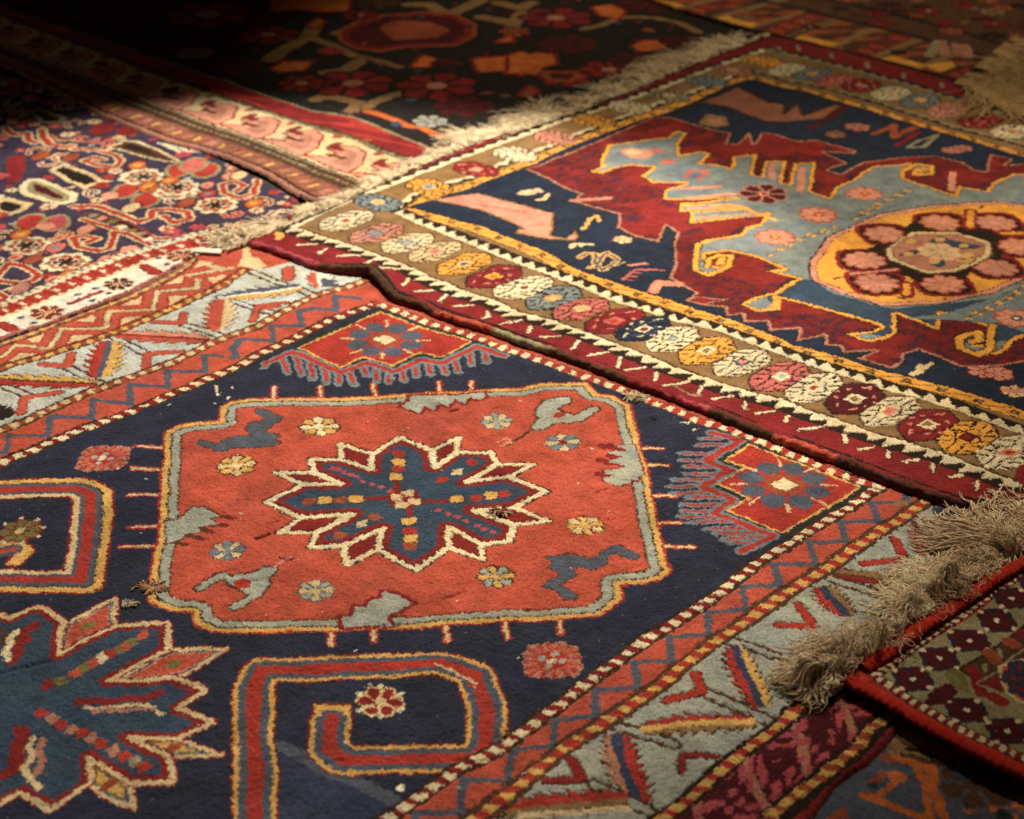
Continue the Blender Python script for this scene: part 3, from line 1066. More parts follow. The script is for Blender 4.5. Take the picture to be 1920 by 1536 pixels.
    tuft(root, (285, 1104), Z, 130, .028, ['yellow', 'sand', 'sand', 'umber', 'salmon'], 3, .5)
    tuft(root, (243, 1134), Z, 60, .018, ['sand', 'grey', 'cream'], 5, .6)
    tuft(root, (1764, 938), Z, 40, .011, ['cream', 'ivory'], 8, .8)
    return root


main_rug()


# ================================================================== 2. yellow bordered rug on the right
def right_rug():
    Z = 0.024
    low = "470 459 505 466 532 476 560 487 584 497 610 503 649 508 693 511 714 531 735 557 765 567 792 573 818 588 870 605 923 620 980 643 1038 661 1116 690 1181 716 1246 739 1325 771 1451 820 1566 861 1680 906 1785 942 1863 957"
    lw = at(nums(low), Z)
    U = np.array([math.cos(math.radians(48.5)), math.sin(math.radians(48.5))])
    right0 = at([[1912, 968]], Z)[0]
    farp = at(nums("1925 195 1800 152 1650 94 1560 76 1480 66 1440 68 1330 108 1200 163 1100 203 1000 237 900 265 800 305 700 350 640 380 548 418 455 450"), Z)
    far_r = right0 + U * 1.72
    R = Rug(48.5, Z, 0.0017, np.vstack([lw, right0, far_r, farp]), 'crim')
    p, t = R.p, R.t
    A1 = (480, 0); A2 = (960, 0); A3 = (1420, 0)
    U1 = (480, 380); U2 = (960, 380); U3 = (1420, 380); M3 = (1420, 760)
    W1 = p("548 427 597 442 678 468 766 502 871 547 923 562 975 586 1038 601 1142 643 1220 674 1325 713 1460 750 1524 773 1628 812 1759 851 1863 890 1900 903")
    W1L = p("548 427 600 400 660 375 740 345 840 305 940 268 1040 232 1140 200 1240 165 1340 126 1436 94")
    W1F = ext(p("1436 94 1520 112 1570 125 1640 143 1730 168 1830 196 1910 221"), 0, .5)
    W2 = ext(p("738 396 792 420 871 451 923 474 980 495 1017 508 1090 536 1168 567 1246 594 1351 622 1455 661 1524 685 1602 708 1680 734 1785 763 1863 794 1920 815"), 0, .12)
    W2L = p("738 392 775 366 800 355 871 335 960 300 1090 247 1194 208 1298 172 1380 140 1420 133")
    W2F = ext(p("1420 133 1470 148 1524 159 1580 172 1654 194 1759 225 1797 238 1889 262 1925 272"), 0, .5)
    Y = ext(p("747 393 775 397 818 408 897 431 958 455 1012 476 1069 510 1142 534 1220 560 1298 586 1377 609 1455 640 1472 651 1576 677 1654 703 1759 729 1889 768 1920 778"), 0, .1)
    YL = p("750 386 800 372 871 350 975 312 1090 260 1194 221 1246 207 1298 187 1351 161 1395 146 1420 147")
    YF = ext(p("1420 147 1470 162 1524 174 1654 211 1759 242 1915 290"), 0, .5)
    # cartouche ground, then field
    R.fill(np.vstack([W1L[::-1], W1, ext(W1F, 0, 0)[::-1]]), 'tan')
    R.fill(np.vstack([YL[::-1], Y, YF[::-1]]), 'ink')

    # ---------------- field drawing
    R.fill(np.vstack([YL[::-1], Y, YF[::-1]]), 'ink')
    b = R.box(R.out)
    crimson = p("986 318 1080 282 1175 240 1223 219 1259 219 1299 232 1351 247 1371 250 1364 271 1382 271 1408 250 1413 272 1429 250 "
                "1460 253 1498 266 1532 263 1607 284 1602 289 1545 286 1592 307 1553 320 1576 328 1618 305 1680 297 1753 292 1805 305 "
                "1826 320 1847 323 1857 289 1897 299 1886 310 1920 307 2010 318 2140 350 2140 700 1985 690 1920 677 1863 687 1798 687 1759 669 1722 655 1696 664 "
                "1693 679 1675 691 1610 672 1641 659 1581 661 1576 648 1545 646 1548 627 1498 638 1498 614 1443 620 1440 601 1400 604 "
                "1395 588 1364 591 1362 575 1319 573 1283 564 1306 549 1278 531 1254 521 1267 492 1262 460 1270 437 1249 424 1236 456 1194 445 "
                "1158 429 1160 403 1090 383 1072 378 1090 365 1064 357 1020 335")
    R.rings(crimson, [(-0.004, 0.0, 'dbrown'), (0, 0.0055, 'dust'), (0.0055, 9, 'dred')])
    # flecks of other dye lots inside the crimson
    bx = R.box(crimson)
    rr, kk, u, v = bx
    sub = R.I[rr, kk]
    n = vnoise(sub.shape[0], sub.shape[1], 5, 9, 91, 2)
    n2 = vnoise(sub.shape[0], sub.shape[1], 40, 40, 92, 2)
    sub[(sub == C['dred']) & (n > 0.10) & (n2 > -0.10)] = C['mauve']
    sub[(sub == C['dred']) & (n2 > -0.05)] = C['wine']

    blue = p("1106 323 1127 312 1127 297 1142 271 1220 260 1252 258 1270 245 1291 250 1272 271 1278 292 1312 284 1335 289 1314 307 "
             "1345 310 1371 316 1377 294 1418 289 1413 328 1429 331 1434 302 1475 303 1467 344 1480 346 1488 307 1529 303 1522 359 "
             "1555 372 1566 352 1607 333 1634 312 1680 310 1725 307 1745 312 1750 322 1740 328 1722 330 1722 322 1735 318 1696 320 1696 336 "
             "1790 365 1798 349 1852 359 1863 341 1904 326 1990 328 2140 340 2140 560 1990 650 1920 630 1902 638 1876 661 1837 667 1800 651 1798 633 1820 624 1840 622 "
             "1845 632 1825 640 1828 646 1845 644 1857 634 1857 614 1837 607 1766 588 1761 617 1680 588 1683 625 1662 638 1628 643 1587 625 1634 622 1654 612 1459 557 1459 580 "
             "1420 583 1392 570 1418 557 1460 547 1472 536 1498 523 1433 508 1472 505 1420 484 1403 479 1364 471 1325 476 1330 496 "
             "1352 500 1368 490 1374 481 1350 482 1345 492 1366 502 1350 512 1327 518 1301 508 1309 458 1325 450 1387 440 1403 427 1425 420 1440 402 1400 408 1296 421 "
             "1296 396 1400 392 1280 398 1276 382 1380 372 1244 377 1244 359 1286 344 1226 344 1202 332 1228 315 1181 310 1153 315 1129 328")
    R.rings(blue, [(-0.0035, 0, 'dbrown'), (0, 0.0085, 'gold'), (0.0085, 0.0100, 'dbrown'), (0.0100, 9, 'blueg')])
    rr, kk, u, v = R.box(blue)
    sub = R.I[rr, kk]
    n = vnoise(sub.shape[0], sub.shape[1], 12, 60, 93, 3)
    sub[(sub == C['blueg']) & (n > 0.13)] = C['ash']
    low_blue = p("1500 524 1524 526 1560 548 1640 572 1680 578 1860 560 2000 500 2000 640 1700 640 1480 600 1440 560")
    rr, kk, u, v = R.box(low_blue)
    m = R.inside(low_blue, u, v)
    sub = R.I[rr, kk]
    g = np.isin(sub, [C['blueg'], C['ash']]) & m
    sub[g] = C['teal']
    R.fill(p("1690 596 1766 590 1860 560 1990 510 1990 620 1920 622 1870 605"), 'ash')
    R.stroke(p("1440 580 1462 560 1459 580"), .006, 'gold')
    # hooks
    R.stroke(t(*U3, "1690,880 1670,1050 1590,1090 1460,1040 1450,975 1520,945 1590,930 1600,985 1550,1000"), [(.022, 'dbrown'), (.015, 'gold')], None)
    R.stroke(t(*U2, "1340,300 1325,490 1410,525 1500,490 1560,460 1585,385 1490,375 1430,400 1415,460"), [(.018, 'dbrown'), (.011, 'gold')], None)
    R.stroke(t(*U2, "1490,440 1530,400"), .010, 'gold')
    R.stroke(t(*A3, "1060,1230 1150,1185 1260,1200 1250,1255 1130,1260 1140,1225 1200,1230"), [(.015, 'dbrown'), (.010, 'gold')], None)
    # fingers of the left half
    for s in ("1400,1370 1405,1250", "310,1380 318,1210", "110,1290 108,1190"):
        tl = A3
        R.stroke(t(*tl, s), [(.016, 'salmon')], None)
    for s in ("1250,1430 1600,1400", "1290,1510 1650,1490", "1160,1360 1500,1350"):
        R.stroke(t(*A2, s), [(.013, 'salmon')], None)
    R.stroke(t(*A2, "1250,1280 1290,1235 1420,1235 1340,1300"), .012, 'pink')
    R.stroke(t(*U2, "1330,120 1800,90"), [(.020, 'gold'), (.012, 'blueg'), (.006, 'salmon')], None)
    R.stroke(t(*U2, "1230,20 1600,20 1900,130"), .010, 'gold')
    # head of the left half
    R.blob(t(*A2, "900,1105")[0], .030, .040, 'salmon', pw=2.5)
    R.blob(t(*A2, "880,1100")[0], .016, .022, 'sand')
    R.blob(t(*A2, "1040,1090")[0], .016, .018, 'pink')
    R.blob(t(*A2, "1120,1170")[0], .02, .012, 'pink')
    R.flower(t(*A3, "50,1400")[0], .060, 'maroon', 'dust', 'salmon', 7, 'dred')

    # pink blossoms
    def bloom(tl, s, r_=.043):
        R.flower(t(*tl, s)[0], r_ * 1.08, 'dust', 'red', 'salmon', 9, None, ph=.2)
        R.flower(t(*tl, s)[0], r_, 'salmon', 'dust', 'salmon', 9, None, ph=.2)
    for tl, s in ((U3, "440,95"), (U3, "130,250"), (A3, "770,1400"), (A3, "440,1550")):
        bloom(tl, s, .042)
        R.blob(t(*tl, s)[0], .012, .012, 'red'); R.blob(t(*tl, s)[0], .006, .006, 'gold')
    bloom(U3, "1860,830", .042); R.blob(t(*U3, "1870,830")[0], .014, .012, 'teal'); R.blob(t(*U3, "1870,830")[0], .006, .006, 'cream')
    # chains of leaves
    for tl, s in ((U3, "110,370 330,250 560,190"), (U3, "1520,820 1720,740 1920,610"), (A3, "820,1500 960,1440 1110,1370"), (U3, "720,110 880,30")):
        q, tt = resample(t(*tl, s), .016)
        R.stroke(q, .0025, 'umber')
        for i, c in enumerate(q):
            o = np.array([0.008, 0.004]) * (1 if i % 2 else -1)
            R.blob(c + o, .010, .006, 'umber'); R.blob(c + o, .0085, .0045, 'yellow')
    # ---------------- round medallion
    med = p("1524 526 1520 505 1522 489 1550 448 1602 424 1649 403 1727 388 1811 379 1880 380 1930 386 1990 402 2014 445 2004 480 1985 505 1920 522 1863 547 "
            "1772 567 1680 573 1649 571 1576 547")
    R.rings(med, [(-.004, 0, 'dbrown'), (0, .012, 'salmon'), (.012, .014, 'dbrown'), (.014, 9, 'gold')])
    fl = ["920,230", "1325,142", "1722,142", "770,415", "860,578", "1345,585", "1720,465", "1895,312"]
    for s in fl:
        c = t(*U3, s)[0]
        R.blob(c, .060, .060, 'dred', pw=3.2, rot=.8)
    for s in fl:
        c = t(*U3, s)[0]
        R.blob(c, .051, .051, 'dbrown', pw=3.0, rot=.8)
    R.fill(t(*U3, "800,330 1000,230 1130,130 1500,160 1800,180 1760,400 1550,470 1450,620 1150,560 960,500 820,400"), 'dbrown')
    for s in ("1540,60 1540,170", "1080,660 1080,590", "1780,215 1920,215"):
        R.stroke(t(*U3, s), [(.030, 'dred'), (.014, 'gold')], None)
    R.stroke(t(*U3, "680,515 1000,480"), [(.02, 'dred'), (.009, 'salmon')], None)
    for s in fl:
        bloom(U3, s, .0445)
    oc = t(*U3, "930,330 1130,215 1420,203 1680,280 1690,375 1440,490 1225,502 940,405")
    R.rings(oc, [(-.004, 0, 'umber'), (0, .011, 'sand'), (.011, .0135, 'umber'), (.0135, 9, 'dust')])
    R.fill(t(*U3, "1260,260 1310,235 1400,265 1640,310 1560,330 1440,330 1420,400 1330,460 1250,450 1300,400 1160,370 1010,385 1040,360 1150,330"), 'teal')
    R.fill(t(*U3, "1350,400 1560,340 1660,350 1500,440 1370,470"), 'dust')
    R.fill(t(*U3, "960,330 1080,250 1270,235 1230,280 1140,330"), 'dust')
    R.stroke(t(*U3, "1480,380 1540,400 1500,420 1450,410"), [(.02, 'umber'), (.014, 'yellow')], None)
    for s in ("1110,280", "1310,265", "1490,305", "1520,370", "1280,420", "1090,370"):
        R.blob(t(*U3, s)[0], .013, .010, 'yellow')
    R.flower(t(*U3, "1310,350")[0], .050, 'sand', 'salmon', 'sand', 8, ph=.1)
    for s in ("560,545 610,535", "1600,40 1620,20", "1030,680 1070,690"):
        R.stroke(t(*U3, s), .008, 'umber')

    # ---------------- small things on the dark ground
    R.rings(p("805 374 897 362 980 385 1038 401 1033 442 1060 446 1077 432 1083 442 1076 452 1010 447 965 437 975 425 936 409 900 395"),
            [(-.004, 0, 'dbrown'), (0, .006, 'tan'), (.006, 9, 'salmon')])
    R.stroke(p("905 386 985 398"), .010, 'dust'); R.stroke(p("985 425 1015 420"), .008, 'dust')
    R.stroke(t(*U1, "1300,40 1500,40 1700,100 1920,190"), .008, 'ink')
    R.rings(p("1262 214 1300 196 1350 178 1385 163 1418 180 1443 193 1472 196 1470 214 1496 193 1506 218 1566 196 1578 200 1542 224 1472 230 1433 229 1404 218 1360 200 1310 192"),
            [(-.004, 0, 'dbrown'), (0, .006, 'umber'), (.006, 9, 'clay')])
    R.rings(t(*A2, "1340,890 1400,820 1540,840 1570,900 1460,920"), [(0, 9, 'tan')])
    R.fill(t(*A2, "1400,850 1500,850 1530,890 1440,900"), 'dust')
    R.stroke(t(*A3, "380,930 520,850 640,770"), .016, 'maroon')
    for tl, s, c, r_ in ((A3, "720,915", 'dust', .034), (A3, "570,970", 'tan', .028), (A3, "1400,1085", 'dust', .026), (A3, "1490,1070", 'dust', .026),
                         (U3, "1620,1215", 'salmon', .028), (U3, "1730,1230", 'salmon', .030), (U3, "1850,1360", 'cream', .026), (U2, "800,270", 'sand', .022)):
        R.flower(t(*tl, s)[0], r_, c, 'dred', c, 6)
    for tl, s, c, w in ((A3, "850,960 990,900 980,990 1130,915", 'rust', .018), (A3, "1010,1050 1160,950", 'dred', .016), (A3, "1090,1070 1150,1020 1300,970 1200,1060 1090,1070", 'khaki', .010),
                        (U2, "510,195 535,180 560,120 610,95 625,135", 'yellow', .010), (U2, "420,325 440,300 510,300 490,310", 'sand', .014), (U2, "545,300 575,305", 'sand', .010),
                        (U2, "850,460 960,445", 'salmon', .012), (U2, "1020,635 1060,580 1210,585", 'salmon', .024), (U2, "60,1420 60,1420", 'sand', .001),
                        (A2, "60,1400 85,1385 100,1400 130,1380 150,1400 180,1370 205,1385", 'sand', .016), (A2, "180,1440 240,1435 262,1405", 'sand', .010),
                        (A2, "430,1450 700,1430", 'dust', .016), (U3, "1120,1235 1170,1215 1180,1180", 'sand', .014), (U3, "1215,1190 1250,1160", 'sand', .010),
                        (U3, "1790,1350 1850,1365 1920,1350", 'salmon', .018)):
        R.stroke(t(*tl, s), w, c)
    R.stroke(t(*U2, "490,400 545,370 620,375 590,430 650,490 700,460 760,410 690,365 640,400 600,470 560,470"), [(.020, 'ink'), (.014, 'yellow'), (.006, 'slate')], None)
    R.stroke(t(*U2, "700,470 810,430"), .006, 'khaki')
    q, _ = resample(t(*U2, "805,555 880,490 1020,490"), .014)
    R.stroke(q, .008, 'pink')
    for c in q:
        R.stroke(np.array([c, c + np.array([.010, -.018])]), .004, 'pink')
    R.rings(t(*U2, "1250,710 1330,675 1560,690 1400,735"), [(0, .004, 'dust'), (.004, 9, 'dred')])

    # ---------------- yellow stripe, toothed guards, cartouches
    def yel(path, wdt=.0175, sgn=1):
        def fn(S, d):
            o = np.full(S.shape, C['gold'])
            o[np.abs(d) > wdt - .002] = C['dbrown']
            ph = np.mod(S, .066)
            o[(ph < .0165) & (np.abs(d) < .0085)] = C['dbrown']
            o[(ph > .0035) & (ph < .013) & (np.abs(d) < .0055)] = C['tan']
            z = np.abs(d - (np.mod(S, .066) - .040) * .45 * sgn)
            o[(z < .0016) & (ph > .018)] = C['umber']
            return o
        R.along(path, -wdt, wdt, fn)
    yel(Y); yel(YL, .015); yel(YF, .013)

    def teeth(path, inner, outer, per, base, sgn, light='cream', dark='dbrown', ph0=0.0, ribbon=0.007, sk=0.25):
        """light ribbon whose teeth point towards sgn*d"""
        def fn(S, d):
            e = d * sgn
            q = np.mod(S + ph0 + e * sk + .002 * np.sin(S * 70), per) / per
            tri = 1 - np.abs(q - .5) * 2
            h = base + (outer - base) * tri * (1 + .15 * np.sin(S * 53))
            o = np.full(S.shape, C[dark])
            o[(e < h) & (e > -ribbon)] = C[light]
            o[e <= -ribbon] = C['umber']
            return o
        lo, hi = (-inner, outer + .006) if sgn > 0 else (-outer - .006, inner)
        R.along(path, lo, hi, fn)
    teeth(W1, .010, .027, .0350, .0, -1, ribbon=.005, sk=.45)
    teeth(W1L, .008, .016, .040, .002, 1)
    teeth(W1F, .008, .020, .036, .0, 1, 'khaki')
    teeth(W2, .009, .024, .0335, .0, 1, ribbon=.005, sk=.45)
    teeth(W2L, .006, .012, .040, .0, -1)
    teeth(W2F, .006, .014, .036, .0, -1, 'khaki')

    def cart(q, c, h, kind, L=.066, W=.037, long=0.0):
        ctr = p(q)[0]
        light = kind == 'l'

        def fn(rho, th, du, dv):
            x = (du * math.cos(long) + dv * math.sin(long)) / L
            y = (-du * math.sin(long) + dv * math.cos(long)) / W
            hx = np.maximum(np.abs(y) * 1.0, np.abs(x) * .86 + np.abs(y) * .42)
            s_ = .30 * (np.abs(x) ** 2.2 + np.abs(y) ** 2.4) + .70 * hx ** 2
            o = np.full(rho.shape, -1)
            o[s_ < 1.12] = C['dbrown'] if c not in ('cream', 'sand', 'salmon') else C['umber']
            o[s_ < .96] = C[c]
            if light:
                ax, ay = np.abs(x), np.abs(y)
                loz = np.abs(ax * .95 + ay * .95 - .60)
                lw = .060 + .045 * np.sin(ax * 46)
                o[(loz < lw) & ~((ay < .13) & (ax > .4)) & (s_ < .9)] = C['dbrown']
                o[(ay > .40) & (ax < .80) & (np.sin((x + y * .5) * 17) > .62) & (ay * .9 + ax * .5 > .62) & (s_ < .88)] = C['dbrown']
                o[(ax > .50) & (ay < .55) & (np.sin(y * 15 + 1.2 + 2 * np.sign(x)) > .72) & (s_ < .88)] = C['dbrown']
            else:
                k2 = (np.abs(np.abs(x) * .8 + np.abs(y) * .7 - .70) < .055) & (np.sin(th * 9 + .7) > .35)
                o[k2 & (s_ < .9)] = C['salmon'] if c != 'ink' else C['cream']
                k3 = (np.abs(np.abs(x) * .8 + np.abs(y) * .7 - .52) < .05) & (np.sin(th * 8) > .0)
                o[k3] = C['maroon'] if c != 'ink' else C['slate']
            ctrm = (np.abs(x) < .24) & (np.abs(y) < .33)
            o[ctrm] = C[h[0]]
            o[(np.abs(x) < .13) & (np.abs(y) < .17)] = C[h[1]]
            return o
        R.polar(ctr, L * 1.35, fn)
        return ctr
    lowr = [("649 414", 'cream', ('cream', 'red'), 'l'), ("707 437", 'salmon', ('ash', 'grey'), 'l'), ("764 455", 'cream', ('ash', 'grey'), 'l'),
            ("816 471", 'sand', ('salmon', 'pink'), 'l'), ("871 494", 'gold', ('sand', 'slate'), 'l'), ("925 518", 'crim', ('gold', 'orange'), 'd'),
            ("983 538", 'cream', ('cream', 'dred'), 'l'), ("1038 557", 'blueg', ('gold', 'sand'), 'l'), ("1091 578", 'pink', ('sand', 'yellow'), 'l'),
            ("1153 601", 'crim', ('pink', 'red'), 'd'), ("1206 616", 'ink', ('cream', 'crim'), 'd'), ("1262 637", 'cream', ('ash', 'grey'), 'l'),
            ("1325 659", 'gold', ('cream', 'tan'), 'l'), ("1390 681", 'cream', ('slate', 'salmon'), 'l'), ("1463 706", 'pink', ('cream', 'grey'), 'l'),
            ("1527 727", 'cream', ('cream', 'red'), 'l'), ("1602 748", 'maroon', ('cream', 'tan'), 'd'), ("1670 773", 'cream', ('salmon', 'pink'), 'l'),
            ("1741 799", 'crim', ('cream', 'tan'), 'd'), ("1814 822", 'gold', ('maroon', 'crim'), 'l'), ("1892 849", 'cream', ('salmon', 'red'), 'l')]
    for q in lowr:
        cart(*q, L=.0645 * rng.uniform(.95, 1.04), W=.0375 * rng.uniform(.94, 1.03), long=-.05 + rng.normal(0, .05))
    for q, c, h, k in (("706 380", 'blueg', ('sand', 'yellow'), 'l'), ("805 351", 'gold', ('grey', 'ash'), 'l'), ("891 318", 'crim', ('salmon', 'grey'), 'd'),
                       ("967 289", 'cream', ('cream', 'khaki'), 'l'), ("1041 258", 'salmon', ('salmon', 'dust'), 'l'), ("1114 226", 'gold', ('orange', 'gold'), 'l'),
                       ("1181 200", 'cream', ('sand', 'khaki'), 'l'), ("1254 180", 'khaki', ('sand', 'khaki'), 'l'), ("1325 152", 'blueg', ('ash', 'slate'), 'l'),
                       ("1375 132", 'dust', ('sand', 'dust'), 'l'), ("1429 114", 'gold', ('orange', 'gold'), 'l')):
        cart(q, c, h, k, L=.056, W=.040, long=math.pi / 2)
    for q, c, h, k in (("1478 131", 'cream', ('sand', 'khaki'), 'l'), ("1524 139", 'blueg', ('gold', 'khaki'), 'l'), ("1568 152", 'pink', ('dust', 'red'), 'l'),
                       ("1615 161", 'crim', ('salmon', 'dust'), 'd'), ("1672 176", 'cream', ('sand', 'salmon'), 'l'), ("1725 188", 'blueg', ('gold', 'sand'), 'l'),
                       ("1780 206", 'salmon', ('dust', 'pink'), 'l'), ("1838 226", 'crim', ('pink', 'red'), 'd'), ("1897 246", 'cream', ('gold', 'khaki'), 'l')):
        cart(q, c, h, k, L=.060, W=.042, long=0)

    # ---------------- dashes on the crimson outer stripe
    for s in ("300,305 430,300", "455,375 500,340", "585,390 730,385", "775,455 815,425", "885,475 1020,480", "1060,590 1085,570 1100,545",
              "1150,640 1290,630", "1320,710 1380,660", "1420,745 1560,735", "1640,830 1675,815 1665,780", "1760,870 1900,840"):
        R.stroke(t(*U1, s), [(.012, 'maroon'), (.0075, 'cream')], None)
    for s in ("-10,865 50,845", "115,930 145,885", "205,965 350,960", "435,1060 480,1005", "550,1105 690,1085", "760,1190 780,1120", "820,1215 965,1195",
              "1035,1290 1055,1230", "1100,1330 1270,1300", "1350,1390 1370,1330", "1460,1420 1600,1390", "1685,1490 1695,1435", "1760,1520 1900,1500"):
        R.stroke(t(*U2, s), [(.011, 'maroon'), (.0068, 'cream')], None)
    for s in ("0,60 130,40", "215,120 230,75", "310,180 480,165", "620,270 620,215", "730,315 830,305", "945,375 945,335", "1060,410 1170,390",
              "1265,475 1265,430", "1380,515 1470,505", "1580,600 1575,545", "1670,630 1780,625"):
        R.stroke(t(*M3, s), [(.011, 'maroon'), (.0068, 'cream')], None)
    for s in ("150,340 160,360", "290,330 300,365", "525,390 535,415", "790,450 795,490", "1060,535 1060,570", "1330,600 1330,625", "1600,690 1600,720", "1880,780 1890,800"):
        R.stroke(t(*A3, s), .012, 'khaki')
    R.stroke(t(*U2, "1180,1335 1260,1375 1300,1395 1370,1400"), [(.010, 'umber'), (.006, 'dust')], None)
    R.stroke(t(*U1, "160,220 180,240 170,260"), .016, 'yellow')

    lines = []
    g = np.random.default_rng(8)
    for _ in range(30):
        c = np.array([g.uniform(900, 1850), g.uniform(240, 760)])
        q = np.array([c, c + [g.uniform(20, 60), g.uniform(-4, 14)]])
        lines.append((R.loc(at(q, Z)), g.uniform(.0008, .002), g.uniform(.003, .007)))
    root = thing('rug', 'yellow bordered rug with round gold medallion on blue grey field, right side', 'rug')
    R.build('pile', root, lines=lines, seed=31, wav=0.0030, drop=0.012, edge_w=.010)

    # wrapped selvedge cord along the near edge
    cp = nums(low)
    w3 = np.column_stack([at(cp, 0.018), np.full(len(cp), 0.0185)])
    hump = {6: .004, 7: .009, 8: .009, 9: .004}
    for i, h in hump.items():
        w3[i, 2] += h
    xs = np.array([470, 596, 604, 812, 820, 922, 930, 1030, 1045, 1178, 1184, 1326, 1334, 1449, 1453, 1566, 1574, 1900])
    cl = ['rose', 'rose', 'umber', 'umber', 'coral', 'coral', 'khaki', 'khaki', 'umber', 'umber', 'crim', 'rose', 'umber', 'umber', 'coral', 'coral', 'umber', 'umber']
    cc = np.array([PALA[C[x]] for x in cl])
    cc[1] = PALA[C['rose']] * .9
    cc[-2] = cc[-1] = np.array([.075, .035, .032])
    tot = np.r_[0, np.cumsum(np.linalg.norm(np.diff(w3, axis=0), axis=1))]
    xt = cp[:, 0]

    def colfn(P, tt):
        x = np.interp(tt / tt[-1] * tot[-1], tot, xt)
        return np.stack([np.interp(x, xs, cc[:, i]) for i in range(3)], 1)
    cord('selvedge', root, w3, 0.0080, 0.0072, colfn, 3)
    # inner dark ridge beside the cord
    w4 = w3 + np.array([0.0085, 0.0120, 0.0020])
    cord('edge_ridge', root, w4[2:], 0.0050, 0.0040, lambda P, tt: np.tile(PALA[C['dbrown']] * 1.5, (len(P), 1)), 5)

    # warp fringe of the left end
    e = nums("1440 68 1330 108 1200 163 1100 203 1000 237 900 265 800 305 700 350 640 380 548 418 480 448 440 456")
    b3 = np.column_stack([at(e, 0.020), np.full(len(e), 0.0200)])
    od = np.array([math.cos(math.radians(140)), math.sin(math.radians(140))])
    cy = np.array([.96, .87, .72])
    fringe('fringe', root, b3, od, 2600, .074, .00125, .017, .0035, 41, clump=.015, spread=.55, curl=1.2, col=cy,
           lenfn=lambda f: np.interp(f, [0, .25, .45, .58, .68, .85, .93, 1], [1.5, 1.5, 1.75, 1.5, .70, .60, .9, 1.1]),
           dirfn=lambda f: np.interp(f, [0, .6, .8, 1], [-.25, .0, .35, .3]), tangle=.07, kink=.0022, pile=1.2)
    fringe('knotted_ends', root, b3 + np.array([.004, -.004, .002]), od, 1200, .030, .0015, .019, .004, 43, clump=.014, spread=.9, curl=2.2, k=10,
           col=cy, tangle=.35, kink=.003)
    cr = at(nums("520 436 480 447 445 452 420 452"), .02)
    fringe('corner_tassel', root, np.column_stack([cr, np.full(4, .020)]), od, 420, .060, .0013, .016, .007, 45, clump=.012, spread=.7, curl=1.6, k=14,
           col=cy, tangle=.2, kink=.003)
    return root


right_rug()


